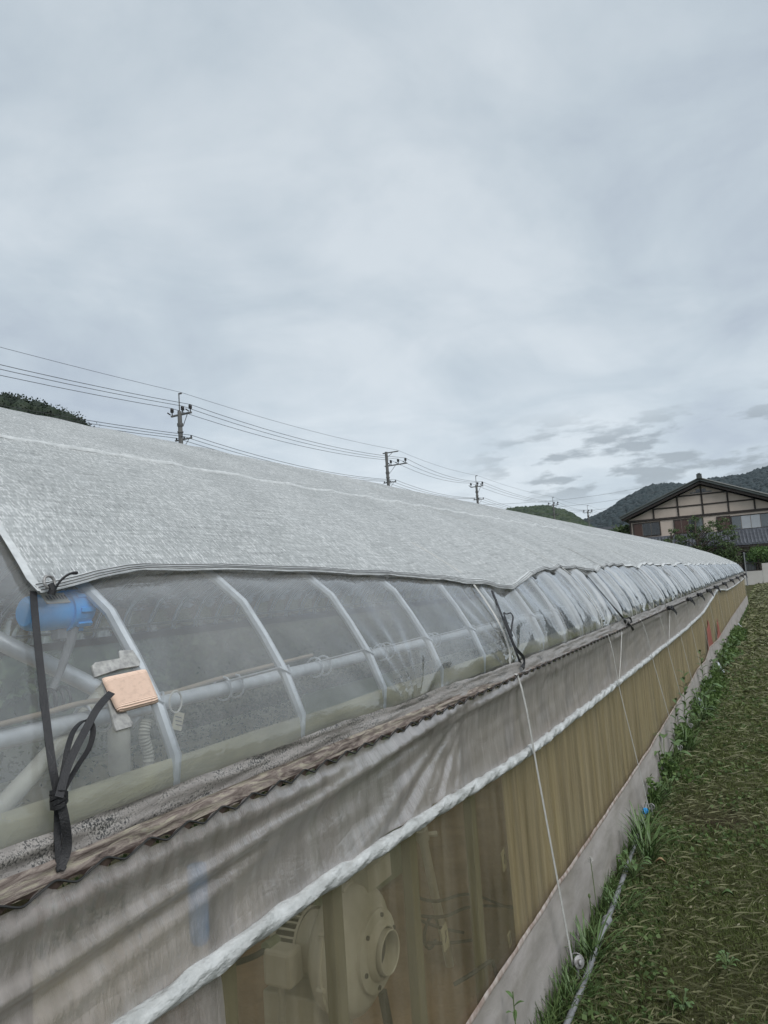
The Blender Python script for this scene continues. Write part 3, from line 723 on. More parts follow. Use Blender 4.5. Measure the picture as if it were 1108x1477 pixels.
for nm,lab,mat,r_,pp,cat in (
 ('brace_pipe','slanting grey pipe carrying the blue motor','galv',.017,[atx(-60,890,-1.45),atx(0,925,-1.34),atx(90,968,-1.26),atx(150,1000,-1.22),atx(200,1040,-1.16)],'pipe'),
 ('drip_hose','thick pale hose curving up from the lower left behind the film','hose',.016,[atx(-40,1200,-1.12),atx(0,1165,-1.12),atx(45,1118,-1.12),atx(75,1085,-1.14),atx(105,1058,-1.17)],'hose'),
 ('power_cable','thin tan cable lying along the lengthwise pipe','tanhose',.005,[atx(-60,1060,-1.14),atx(0,1045,-1.14),atx(60,1030,-1.14),atx(130,1012,-1.14),atx(230,1003,-1.15),atx(330,975,-1.15),atx(450,945,-1.15)],'cable')):
    b=MB();b.tube(smooth_pts(pp,6),r_,10);tag(b.build(nm,M[mat],None,True),lab,cat)
pp=smooth_pts([atx(156,990,-1.20),atx(132,1018,-1.18),atx(112,1050,-1.16),atx(98,1100,-1.13),atx(88,1150,-1.10),atx(84,1190,-1.09)],30)
b=MB();b.tube(pp,.0135,12,rfun=lambda i,k:1+.10*math.sin(i*1.9));tag(b.build('corrugated_hose',M['hose'],None,True),'ribbed grey hose hanging behind the hero strap and its loop'.replace('hero','long black'),'hose')
b=MB();pp=smooth_pts([atx(212,1038,-1.25),atx(208,1062,-1.25),atx(214,1090,-1.25),atx(212,1130,-1.25)],20)
b.tube(pp,.012,12,rfun=lambda i,k:1+.10*math.sin(i*1.9));tag(b.build('corrugated_hose',M['hose'],None,True),'short ribbed hose dropping below the orange pad','hose')
# filter cylinder under the pad and hooked tag right of the first hoop
b=MB();c=atx(172,1075,-1.3);b.lathe([(0,-.06),(.022,-.06),(.024,-.05),(.024,.03),(.018,.04),(.018,.05),(0,.05)],c,(0,0,1),20);tag(b.build('filter_canister',M['hose'],None,True),'grey canister behind the film below the orange pad','canister')
c=atx(257,1040,-1.12);tg=empty('hanging_tag',c);tag(tg,'cream paper tag hanging from a wire ring right of the first hoop','tag')
b=MB();b.box((0,0,0),(.002,.028,.036),Matrix.Rotation(R(-20),3,'X'));PB(b.build('card',M['paper']),tg)
b=MB()
for q in range(3): b.box((.0015,.0,.008-q*.008),(.001,.018,.0015),Matrix.Rotation(R(-20),3,'X'))
PB(b.build('writing',M['ink']),tg)
b=MB();b.tube([(.0,-.005+.018*math.cos(a),.04+.022*math.sin(a)) for a in [k*PI/8 for k in range(17)]],.002,5,False);PB(b.build('ring',M['white'],None,True),tg)
# blue tube behind the curtain
b=MB();c=atx(286,1300,-.938);b.lathe([(0,-.070),(.012,-.069),(.016,-.062),(.017,-.05),(.017,.060),(.0,.060)],c,(0,.0,1),20);tag(b.build('blue_tube',M['bluepipe'],None,True),'upright blue tube showing through the grey curtain','tube')

# ------------------------------------------------------------------ blower
bl=empty('blower',(-1.28,2.10,.05));tag(bl,'cream cast metal centrifugal blower behind the brown side film','blower')
c=Vector((0,0,.455))
b=MB();b.lathe([(0,-.07),(.11,-.07),(.155,-.062),(.177,-.042),(.184,-.018),(.184,.018),(.177,.042),(.155,.058),(.11,.066),(0,.066)],c,(1,0,0),48)
b.box(c+Vector((0,.11,.19)),(.11,.16,.07));PB(b.build('casing',M['blower'],None,True),bl)
b=MB();b.lathe([(.182,-.004),(.193,-.004),(.193,.004),(.182,.004)],c,(1,0,0),48)
for k in range(8):
    a=k*PI/4+.2;b.lathe([(0,-.012),(.008,-.012),(.008,.012),(0,.012)],c+Vector((0,.189*math.cos(a),.189*math.sin(a))),(1,0,0),8)
PB(b.build('casing_flange',M['blower'],None,True),bl)
b=MB();b.lathe([(.118,.066),(.118,.078),(.108,.082),(.085,.084),(.078,.10),(.070,.104)],c+Vector((0,.03,-.01)),(1,0,0),40);ip=PB(b.build('inlet_ring',M['blower'],None,True),bl)
b=MB()
for k in range(6):
    a=k*PI/3+.3;b.lathe([(0,.08),(.007,.08),(.007,.088),(0,.088)],c+Vector((0,.03+.1*math.cos(a),-.01+.1*math.sin(a))),(1,0,0),8)
PB(b.build('bolt',M['darkmetal']),ip)
b=MB();b.lathe([(.064,.084),(.064,.118),(.061,.120),(.058,.118),(.058,.07)],c+Vector((0,.03,-.01)),(1,0,0),40);PB(b.build('nozzle',M['blower'],None,True),bl)
b=MB();b.lathe([(.0,.072),(.058,.072)],c+Vector((0,.03,-.01)),(1,0,0),30);PB(b.build('nozzle_shade',M['darkmetal']),bl)  # dark disc stands for the shade inside the nozzle hole
b=MB();mc=c+Vector((0,0,0));b.lathe([(.06,-.07),(.062,-.085),(.090,-.09),(.090,-.15),(.0,-.15)],mc,(1,0,0),32);mo=PB(b.build('motor',M['blower'],None,True),bl)
b=MB()
for k in range(28):
    a=k*2*PI/28;b.box(mc+Vector((-.19,.094*math.cos(a),.094*math.sin(a))),(.072,.006,.010),Matrix.Rotation(a-PI/2,3,'X'))
b.lathe([(.100,-.222),(.100,-.242),(.085,-.250),(0,-.250)],mc,(1,0,0),32);b.lathe([(.100,-.145),(.100,-.155),(.09,-.155)],mc,(1,0,0),32);b.lathe([(.082,-.15),(.082,-.24)],mc,(1,0,0),24,1)
PB(b.build('fan_cowl',[M['blower'],M['darkmetal']]),mo)
b=MB();b.box(mc+Vector((-.165,-.135,-.015)),(.10,.075,.105));PB(b.build('terminal_box',M['blower'],bevel=.012),bl)
b=MB();b.tube(smooth_pts([mc+Vector((-.175,-.135,-.06)),mc+Vector((-.175,-.14,-.16)),mc+Vector((-.19,-.15,-.30)),mc+Vector((-.26,-.15,-.41))],20),.011,10,rfun=lambda i,k:1+.1*math.sin(i*2.1));PB(b.build('conduit',M['hose'],None,True),bl)
b=MB();b.box(c+Vector((-.16,-.02,-.29)),(.2,.20,.36));PB(b.build('pedestal',M['blower'],bevel=.006),bl)
for dx,dy in((.03,-.1),(.03,.12)):
    b=MB();b.bar(c+Vector((dx,dy,-.18)),c+Vector((dx+.02,dy*1.3,-.47)),.025,.02);PB(b.build('leg',M['darkmetal']),bl)
# cable with pale connector left of the blower
pp=smooth_pts([atx(330,1392,-1.5),atx(365,1380,-1.5),atx(395,1362,-1.5),atx(425,1338,-1.55)],6)
cb=empty('cable_joint',pp[0]);tag(cb,'black cable with a pale green joint left of the blower','cable')
b=MB();b.tube(pp,.009,8);o=b.build('cable',M['thinblack'],None,True);o.parent=cb;o.location=-cb.location
b=MB();b.tube([atx(383,1367,-1.49),atx(399,1355,-1.49)],.017,10);o=b.build('joint',M['greenpanel'],None,True);o.parent=cb;o.location=-cb.location
# green panel, riser pipe, tags, hoses inside
b=MB();b.box((-1.95,3.35,.62),(.02,.8,1.05),Matrix.Rotation(R(-4),3,'Z'));tag(b.build('storage_panel',M['greenpanel'],bevel=.003),'pale green upright panel standing behind the blower','panel')
rp=empty('riser_pipe',(-1.35,2.85,.05));tag(rp,'slanting grey riser pipe with a valve, right of the blower','pipe')
p1,p2=atx(607,1195,-1.3),atx(655,1420,-1.35)
b=MB();b.tube([p1,p2],.017,12);o=b.build('pipe',M['blower'],None,True);o.parent=rp;o.location=-rp.location
b=MB();d_=(p2-p1).normalized()
b.tube([p1+d_*.0,p1+d_*.05],.026,12);b.tube([p1+d_*.03,p1+d_*.03+Vector((.05,.03,.0))],.010,8);b.tube([p1-d_*.05,p1],.012,8)
o=b.build('valve',M['blower'],None,True);o.parent=rp;o.location=-rp.location
for a,b_,c_,lab in ((642,1352,.055,'pale paper tag on the riser pipe behind the brown film'),(727,1240,.055,'pale paper tag high on a post in the brown side film'),(735,1355,.04,'faint paper tag low behind the brown side film')):
    p=atx(a,b_,-.985 if a>700 else -1.0);b=MB();b.box(p,(.003,c_*.8,c_*1.3),Matrix.Rotation(R(12),3,'X'))
    t=empty('paper_tag',p);tag(t,lab,'tag');o=b.build('card',M['paper']);o.parent=t;o.location=-p
    b=MB();b.tube([p+Vector((.003,-.006,-.012)),p+Vector((.003,.004,.004)),p+Vector((.003,-.002,.014)),p+Vector((.003,.008,.018))],.0012,4);o=b.build('marking',M['ink']);o.parent=t;o.location=-p
hs=[([(595,1292),(630,1300),(680,1290),(740,1310),(800,1312)],'upper'),([(598,1320),(640,1322),(680,1308),(745,1308),(830,1316)],'middle'),([(600,1325),(635,1338),(668,1345)],'short'),([(600,1360),(650,1360),(680,1356)],'lowest')]
hl_=['thin dark hose arching between the posts right of the blower','dark hose running lengthwise behind the brown film','short dark hose dipping right of the blower','lowest dark hose just above the soil right of the blower']
for (q,nm),lab in zip(hs,hl_):
    b=MB();b.tube(smooth_pts([atx(a,b_,-1.25) for a,b_ in q],6),.006,7);tag(b.build('water_hose',M['thinblack'],None,True),lab,'hose','dark hoses behind the brown film')
b=MB();c=atx(622,1345,-1.25);b.tube([c+Vector((0,.06*math.cos(a),.05*math.sin(a))) for a in [k*PI/10 for k in range(18)]],.006,7);tag(b.build('hose_coil',M['thinblack'],None,True),'single loop of dark hose right of the blower','hose')
# bent metal handle near the skirt
b=MB();b.tube(smooth_pts([atx(655,1420,-1.05),atx(680,1405,-1.0),atx(707,1387,-.965),atx(712,1392,-.955),atx(720,1420,-.945)],4),.007,8);tag(b.build('bent_rod',M['darkmetal'],None,True),'dark bent rod poking out just above the skirt','rod')

# plants in the greenhouse
def leafmat(name,c1,c2,trans=.3,scale=3):
    m,nt,out=newmat(name)
    at=N(nt,'ShaderNodeAttribute');at.attribute_name='var'
    col=ramp(nt,at.outputs['Fac'],[(0,c1),(1,c2)])
    d=N(nt,'ShaderNodeBsdfPrincipled');d.inputs['Roughness'].default_value=.6;d.inputs['Specular IOR Level'].default_value=.3;L(nt,col,d.inputs['Base Color'])
    t=N(nt,'ShaderNodeBsdfTranslucent');L(nt,col,t.inputs[0]);mx=N(nt,'ShaderNodeMixShader');mx.inputs[0].default_value=trans
    L(nt,d.outputs[0],mx.inputs[1]);L(nt,t.outputs[0],mx.inputs[2]);L(nt,mx.outputs[0],out.inputs[0]);return m
def cards(name,pos,size,mat,parent=None,aspect=1.0,var=None,up=.0):
    """leaf shaped quads scattered at pos (n,3)"""
    n=len(pos);a=rng.normal(size=(n,3));a[:,2]+=up;a/=np.linalg.norm(a,axis=1,keepdims=True)
    b=rng.normal(size=(n,3));b-=a*(a*b).sum(1,keepdims=True);b/=np.linalg.norm(b,axis=1,keepdims=True);c=np.cross(a,b)
    s=(np.asarray(size)*np.ones(n)*rng.uniform(.6,1.3,n))[:,None]
    v=np.stack([pos-b*s*.5,pos+c*s*.28*aspect,pos+b*s*.5,pos-c*s*.28*aspect],1).reshape(-1,3)
    me=bpy.data.meshes.new(name);me.vertices.add(4*n);me.vertices.foreach_set('co',v.astype(np.float32).ravel())
    me.loops.add(4*n);me.loops.foreach_set('vertex_index',np.arange(4*n,dtype=np.int32))
    me.polygons.add(n);me.polygons.foreach_set('loop_start',np.arange(n,dtype=np.int32)*4);me.polygons.foreach_set('loop_total',np.full(n,4,dtype=np.int32));me.update()
    at=me.attributes.new('var','FLOAT','FACE');at.data.foreach_set('value',(rng.uniform(0,1,n) if var is None else var).astype(np.float32))
    return link(name,me,mat,parent)
M['crop']=leafmat('crop_leaf',(.035,.07,.03),(.10,.15,.06))
pos=[]
for row in(-2.6,-4.0,-5.4):
    for y in np.arange(-.8,32,.45):
        if rng.random()<.2: continue
        k=200;pp=rng.normal(size=(k,3))*np.array([.12,.14,.16])+np.array([row,y,.36+.25*rng.random()]);pos.append(pp)
pos=np.concatenate(pos)
tag(cards('crop_plants',pos,.04,M['crop']),'low dark green crop rows inside the greenhouse','crop',kind='stuff')
hp=np.stack([rng.uniform(-10.2,-8.6,60000),rng.uniform(-4,36,60000),rng.uniform(0,1,60000)**.8*1.9],1)
hp[:,2]*=.75+.35*np.sin(hp[:,1]*1.3)*np.sin(hp[:,1]*.47+1)
tag(cards('hedgerow',hp,.16,M['crop']),'dark green hedgerow growing beyond the far side of the greenhouse','hedge',kind='stuff')
M['bed']=solid('straw_mulch',(.58,.53,.36),(.34,.32,.20),6,.9,0,.4,40)
for row in(-2.6,-4.0,-5.4):
    tag(grid('planting_bed',[-1.2,10,20,32.5],[0,.15,.85,1],lambda y,t,row=row:(row-.33+.66*t,y,.06+(.22 if .1<t<.9 else 0)),M['bed']),kind='structure')

# ------------------------------------------------------------------ pipe along the skirt
pp_=empty('ground_pipe',(-.845,3,.04));tag(pp_,'grey pipe lying in the grass along the skirt nearest the camera','pipe')
def gpipe(root,pts,r_,cs):
    b=MB();b.tube(smooth_pts(pts,5),r_,12);o=b.build('pipe',M['pvc'],None,True);o.parent=root;o.location=-root.location
    for (y,l,mt,rr) in cs:
        x=interp(y,[p[1] for p in pts],[p[0] for p in pts]);z=interp(y,[p[1] for p in pts],[p[2] for p in pts])
        b=MB();b.lathe([(0,-l),(rr,-l),(rr,-l*.6),(rr*.82,-l*.5),(rr*.82,l*.5),(rr,l*.6),(rr,l),(0,l)],(x,y,z),(0,1,0),14)
        o=b.build('coupling',M[mt],None,True);o.parent=root;o.location=-root.location
gpipe(pp_,[(-.81,-.5,.03),(-.81,2.6,.035),(-.822,3.4,.048),(-.840,4.0,.045),(-.875,4.8,.04),(-.90,5.35,.06)],.0115,[(3.55,.035,'pvc',.022),(4.72,.03,'pvc',.02),(5.18,.05,'bluepipe',.019)])
pq_=empty('ground_pipe',(-1.0,10,.04));tag(pq_,'paler grey pipe farther along the skirt, half hidden by weeds','pipe')
gpipe(pq_,[(-.90,8.6,.03),(-.86,9.6,.06),(-.88,10.8,.10),(-.90,12.2,.12)],.018,[(12.1,.06,'white',.03)])
# rags / torn film by the far skirt
M['rag']=solid('pale_plastic_scrap',(.50,.54,.58),(.32,.34,.36),14,.4,0,.4,50)
for i,(y,lab) in enumerate(((9.0,'torn pale plastic scrap by the farther ground pipe'),(12.3,'crumpled bluish plastic scrap at the skirt, middle distance'),(13.6,'pale plastic scrap under the red cloth'),(17.5,'small white plastic scrap at the far skirt'),(21,'farthest white plastic scrap at the skirt'))):
    s_=.12 if i<3 else .09
    o=grid('plastic_scrap',[k/8 for k in range(9)],[k/8 for k in range(9)],lambda u,v,y=y,s_=s_:(-.86+s_*(v)*.8+.03*nz(u*5,v*5,y),y+s_*2.2*(u-.5)+.03*nz(u*7,v*3,y+2),.03+s_*1.2*(1-v)+.05*nz(u*6,v*6,y+4)),M['rag'])
    tag(o,lab,'scrap','plastic scraps along the skirt')
# red cloths on the far side
for i,(y,z0,h_,w_,lab) in enumerate(((12.4,.40,.42,1.1,'faded red cloth leaning on the brown side above the skirt'),(14.5,.36,.34,.9,'brighter red cloth hanging low on the far brown side'))):
    o=grid('red_cloth',[k/12 for k in range(13)],[k/8 for k in range(9)],lambda u,v,y=y,z0=z0,h_=h_,w_=w_:(-.925+.012*nz(u*6,v*2,y),y+w_*(u-.5)*(1-.65*v),z0+h_*v*(1-.5*abs(u-.6))),M['red']);tag(o,lab,'cloth')

# ------------------------------------------------------------------ grass
def blades(name,n,xr,yf,hf,wf,mat,lab,cat,lean=.5,kind='stuff',accept=None,zoff=0,segs=3):
    x=rng.uniform(xr[0],xr[1],n);y=yf(n)
    if accept is not None:
        k=accept(x,y);x=x[k];y=y[k];n=len(x)
    hgt=hf(x,y)*rng.uniform(.55,1.3,n);wd=wf(y)*rng.uniform(.6,1.3,n)
    az=rng.uniform(0,2*PI,n);dx=np.cos(az);dy=np.sin(az);ln=rng.uniform(.1,1,n)*lean*2
    z0=np.array([gz(0,q) for q in y])+zoff
    ox,oy=-dy,dx
    V=[]
    for t,ws in ((0,1),(.45,.85),(.8,.5)):
        hx=ln*t*t*hgt;zz=hgt*t*(1-.35*ln*t)
        for sg in(-1,1):
            V.append(np.stack([x+dx*hx+sg*ox*wd*ws/2,y+dy*hx+sg*oy*wd*ws/2,z0+zz],1))
    V.append(np.stack([x+dx*ln*hgt,y+dy*ln*hgt,z0+hgt*(1-.35*ln)],1))
    V=np.stack(V,1).reshape(-1,3);base=np.arange(n)[:,None]*7
    q1=base+np.array([0,1,3,2]);q2=base+np.array([2,3,5,4]);t3=base+np.array([4,5,6])
    me=bpy.data.meshes.new(name);me.vertices.add(7*n);me.vertices.foreach_set('co',V.astype(np.float32).ravel())
    loops=np.concatenate([q1,q2,t3],1).ravel().astype(np.int32);me.loops.add(len(loops));me.loops.foreach_set('vertex_index',loops)
    me.polygons.add(3*n);ls=(np.arange(n)[:,None]*11+np.array([0,4,8])).ravel().astype(np.int32);lt=np.tile([4,4,3],n).astype(np.int32)
    me.polygons.foreach_set('loop_start',ls);me.polygons.foreach_set('loop_total',lt);me.update()
    var=rng.uniform(0,1,n)
    at=me.attributes.new('var','FLOAT','FACE');at.data.foreach_set('value',np.repeat(var,3).astype(np.float32))
    me.polygons.foreach_set('use_smooth',[True]*(3*n))
    o=link(name,me,mat);return tag(o,lab,cat,kind=kind)
M['grass']=leafmat('grass_blade',(.058,.082,.022),(.19,.23,.08),.3)
M['straw']=leafmat('dry_clipping',(.07,.075,.033),(.23,.23,.13),.2)
M['weed']=leafmat('weed_leaf',(.048,.085,.026),(.12,.18,.06),.3)
def yd(lo,hi,p=1.0):
    # density falls with distance
    return lambda n:lo*(hi/lo)**rng.uniform(0,1,n)
vn=np.vectorize(lambda a,b:nz(a*1.1,b*1.1,3))
def patch(th): return lambda x,y:(vn(x,y)+rng.uniform(-.25,.25,len(x)))>th
HS=lambda x,y:.045*(1+0*y)
tag(blades('grass',190000,(-1.0,.9),yd(2.3,14),lambda x,y:.034+.0015*y,lambda y:.0009+.0005*y,M['grass'],'short mown grass covering the field','grass',accept=patch(-.28)),kind='stuff')
blades('grass',45000,(-1.0,1.6),yd(9,60),lambda x,y:.055+0*y,lambda y:.004+.0018*y,M['grass'],'mown grass farther along the greenhouse','grass')
blades('grass',25000,(.8,7),yd(1,60),lambda x,y:.05+0*y,lambda y:.006+.002*y,M['grass'],'mown grass on the open right of the field','grass')
blades('grass',24000,(-.90,-.60),yd(2.1,32),lambda x,y:.12*np.clip((-.76-x)/.12,.32,1),lambda y:.0045+.0009*y,M['weed'],'taller uncut grass fringing the skirt','grass',lean=.5,accept=patch(-.12))
# clippings lying flat
def clip_cards(name,n,xr,yf,ln,wd,mat,lab,zr=.05):
    x=rng.uniform(*xr,n);y=yf(n);az=rng.uniform(0,2*PI,n);tl_=rng.normal(0,.25,n)
    l=(ln(y)*rng.uniform(.4,1.5,n));d=np.stack([np.cos(az)*np.cos(tl_),np.sin(az)*np.cos(tl_),np.sin(tl_)],1);s=np.stack([-np.sin(az),np.cos(az),rng.normal(0,.4,n)],1)
    z=np.array([gz(0,q) for q in y])+rng.uniform(.01,zr,n);p=np.stack([x,y,z],1);w_=(wd(y)*rng.uniform(.6,1.4,n))[:,None]/2;l=l[:,None]/2
    v=np.stack([p-d*l-s*w_*.6,p-d*l*.2+s*w_+[[0,0,.006]],p+d*l+s*w_*.3,p+d*l*.1-s*w_],1).reshape(-1,3)
    me=bpy.data.meshes.new(name);me.vertices.add(4*n);me.vertices.foreach_set('co',v.astype(np.float32).ravel());me.loops.add(4*n);me.loops.foreach_set('vertex_index',np.arange(4*n,dtype=np.int32))
    me.polygons.add(n);me.polygons.foreach_set('loop_start',np.arange(n,dtype=np.int32)*4);me.polygons.foreach_set('loop_total',np.full(n,4,dtype=np.int32));me.update()
    at=me.attributes.new('var','FLOAT','FACE');at.data.foreach_set('value',rng.uniform(0,1,n).astype(np.float32))
    return tag(link(name,me,mat),lab,'clippings',kind='stuff')
clip_cards('grass_clippings',24000,(-.85,.9),yd(2.3,16),lambda y:.045+.007*y,lambda y:.0004+.00045*y,M['straw'],'dry straw coloured clippings strewn over the mown grass')
clip_cards('grass_clippings',16000,(-.9,1.6),yd(10,60),lambda y:.08+.006*y,lambda y:.004+.0015*y,M['straw'],'dry clippings strewn over the farther grass')
pos=np.stack([rng.uniform(-.85,.6,14000),2.3*(14/2.3)**rng.uniform(0,1,14000),rng.uniform(.01,.05,14000)],1)
k=vn(pos[:,0]*1.6,pos[:,1]*1.6)>.02;pos=pos[k]
tag(cards('clover',pos,.014+.0025*pos[:,1],M['weed'],aspect=1.5,up=1.2),'small broad clover leaves among the mown grass','clover',kind='stuff')

# individual weeds
def weed(base,kind_,h,lab,n=9,lean=(0,0),g='weeds growing at the skirt'):
    base=Vector(base);root=empty('weed_plant',base);tag(root,lab,'weed',g)
    sb=MB();lm=MB();rs=random.Random(int(base.y*1000)+kind_)
    def leaf(p,d,l,wd,droop=.5):
        d=Vector(d).normalized();up=Vector((0,0,1));s=d.cross(up).normalized();pts=[]
        for i in range(7):
            t=i/6;c=p+d*l*t+up*(l*(.35*t-droop*t*t));ww=wd*math.sin(PI*min(1,t*.93+.07))**.8
            pts+= [c-s*ww/2+up*.15*ww,c,c+s*ww/2+up*.15*ww]
        fs=[]
        for i in range(6): fs+=[(3*i,3*i+1,3*i+4,3*i+3),(3*i+1,3*i+2,3*i+5,3*i+4)]
        lm.add(pts,fs)
    if kind_==0:   # broad leaved rosette, several stalks
        for k in range(n):
            a=rs.uniform(0,2*PI);hh=h*rs.uniform(.4,1);d=Vector((math.cos(a),math.sin(a),0));top=d*hh*.35+Vector((lean[0]*hh,lean[1]*hh,hh*.8))
            sb.tube([(0,0,0),d*hh*.1+Vector((0,0,hh*.5)),top],.003,5);leaf(top,d+Vector((0,0,.3)),h*.30*rs.uniform(.5,1.2),h*.16,.7)
    elif kind_==1: # long arching blades
        for k in range(n*2):
            a=rs.uniform(0,2*PI);d=Vector((math.cos(a)+.3,math.sin(a),rs.uniform(.8,1.8)));leaf(Vector((rs.gauss(0,.02),rs.gauss(0,.03),0)),d,h*rs.uniform(.5,1.4),h*.030,.55)
    else:          # upright stem with leaves up it
        st=[(0,0,0),(lean[0]*h*.3,lean[1]*h*.3,h*.5),(lean[0]*h,lean[1]*h,h)];sb.tube(smooth_pts(st,4),[.003]*5+[.002]*4,5)
        for k in range(n):
            t=.25+.75*k/n;a=k*2.4;p=Vector((lean[0]*h*t,lean[1]*h*t,h*t));leaf(p,(math.cos(a),math.sin(a),.6),h*.17*(1.3-t*.6),h*.045,.5)
    if sb.v:
        o=sb.build('stem',M['weedstem'],None,True);o.parent=root
    o=lm.build('leaves',M['weedleaf'],None,True);o.parent=root
    return root
M['weedleaf']=solid('weed_leaf_green',(.095,.165,.05),(.05,.09,.027),25,.5,0,.2,60)
M['weedstem']=solid('weed_stem',(.10,.15,.05),(.06,.09,.03),20,.6,0,0)
weed((-.875,2.40,.0),2,.30,'slender pale sprout in front of the brown film at the bottom edge',10)
weed((-.84,2.92,.0),1,.15,'grassy tuft around the round steel peg',26)
weed((-.83,3.25,.0),1,.24,'long bladed tuft just behind the round steel peg',26)
weed((-.85,3.7,.0),2,.24,'thin stemmed weed against the mauve skirt above the pipe coupling',9,(.2,-.2))
weed((-.80,4.15,.0),0,.17,'low leafy weed beside the pipe in the grass',16)
weed((-.78,4.45,.0),1,.28,'arching long leaved grass clump between pipe sections',26)
weed((-.86,4.75,.0),1,.26,'uncut grass clump against the skirt behind the arching clump',24)
weed((-.80,5.7,.0),0,.20,'leafy weed right behind the blue pipe joint',14)
weed((-.88,6.2,.0),0,.42,'tall broad leaved weed standing against the skirt',12)
weed((-.86,6.7,.0),2,.55,'tall upright dark weed near the tall broad leaved one',16,(.1,0))
weed((-.85,7.5,.0),2,.66,'tallest upright weed reaching onto the brown side',18,(.05,.1))
weed((-.80,8.1,.0),0,.30,'broad leaved weed at the foot of the tallest weed',14)
weed((-.82,9.0,.0),0,.42,'leafy weed cluster before the farther ground pipe',16)
weed((-.86,9.9,.0),2,.62,'upright weed beside the farther ground pipe',16)
weed((-.80,11.6,.0),0,.40,'broad leaved weed beyond the farther ground pipe',16)
weed((-.84,13.0,.0),0,.45,'leafy weed before the red cloth',16)
weed((-.80,15.0,.0),0,.40,'distant leafy weed at the skirt past the red cloth',16)
weed((-.80,3.02,.0),1,.13,'low grass tuft growing over the grey pipe beside the round peg',22)
weed((-.80,3.75,.0),1,.15,'small grass tuft growing over the grey pipe past its coupling',22)
weed((-.86,5.5,.0),1,.22,'grass clump hiding the end of the nearest ground pipe',24)
weed((-.83,7.1,.0),1,.30,'grass clump between the tall upright weeds',26)
weed((-.80,8.6,.0),1,.28,'grass clump in front of the farther ground pipe',24)
weed((-.45,3.0,.0),0,.10,'low round leaved weed in the mown grass at the bottom edge',20,g='weeds in the mown grass')
weed((-.32,3.35,.0),0,.09,'small leafy weed in the mown grass right of the round peg',16,g='weeds in the mown grass')
# seed heads
for i,(x,y,h_,lab) in enumerate(((-.84,3.42,.36,'dandelion seed head on a thin stem against the skirt'),(-.82,3.26,.27,'closed dandelion head left of the open one'))):
    r_=empty('dandelion',(x,y,0));tag(r_,lab,'dandelion')
    b=MB();b.tube([(0,0,0),(.01,0,h_*.5),(.0,.01,h_)],.0018,5);o=b.build('stem',M['weedstem']);o.parent=r_
    b=MB()
    if i==0:
        rs=random.Random(3)
        for k in range(60):
            d=Vector((rs.gauss(0,1),rs.gauss(0,1),rs.gauss(0,1))).normalized();c=Vector((0,.01,h_));b.tube([c+d*.002,c+d*.014],.0006,3)
    else: b.lathe([(0,-.008),(.005,-.006),(.006,0),(.003,.009),(0,.011)],(0,.01,h_),(0,0,1),8)
    o=b.build('head',M['tape'] if i==0 else M['weedstem']);o.parent=r_
# dry fallen leaf flecks and stalks
fp=np.stack([rng.uniform(-.75,.7,420),2.4*(16/2.4)**rng.uniform(0,1,420),rng.uniform(.035,.06,420)],1)
M['rank']=leafmat('rank_weed',(.045,.085,.024),(.13,.20,.06),.3)
rk=np.stack([-.90+np.abs(rng.normal(0,.11,26000)),5.4*(20/5.4)**rng.uniform(0,1,26000),rng.uniform(0,1,26000)**1.4],1)
rk=rk[(vn(rk[:,0]*2,rk[:,1]*1.3)+rng.uniform(-.15,.15,len(rk)))>.06]
rk[:,2]*=.20*np.clip(1-(rk[:,0]+.9)/.42,.12,1);rk[:,2]+=.01
tag(cards('low_weeds',rk,.022+.0022*rk[:,1],M['rank'],aspect=1.2,up=.4),'bright leafy ground weeds crowding the foot of the skirt','weeds',kind='stuff')
M['fleck']=leafmat('pale_leaf_fleck',(.16,.14,.08),(.30,.29,.21),.2)
tag(cards('leaf_litter',fp,.010+.0016*fp[:,1],M['fleck'],aspect=.9,up=1.5),'scattered pale dry leaf bits on the mown grass','leaf litter',kind='stuff')
# dead leaves
M['deadleaf']=solid('dead_leaf',(.30,.22,.12),(.18,.12,.06),30,.7,0,.3)
for i,(px,py,lab) in enumerate(((953,1245,'curled tan dead leaf on the mown grass level with the pipe joint'),(1050,1292,'pale green fallen leaf lying on the mown grass'),(972,1015,'bright pale leaf tip by the skirt weeds'))):
    r=ray(px,py);t=(.06-H)/r.z;p=Vector((0,0,H))+r*t
    o=grid('fallen_leaf',[k/6 for k in range(7)],[-1,0,1],lambda u,v:(p.x+.05*(u-.5),p.y+v*.016*math.sin(PI*min(.98,u+.02)),.055+.012*abs(v)+.02*math.sin(u*3)),M['deadleaf'] if i!=1 else M['weedleaf']);tag(o,lab,'leaf')

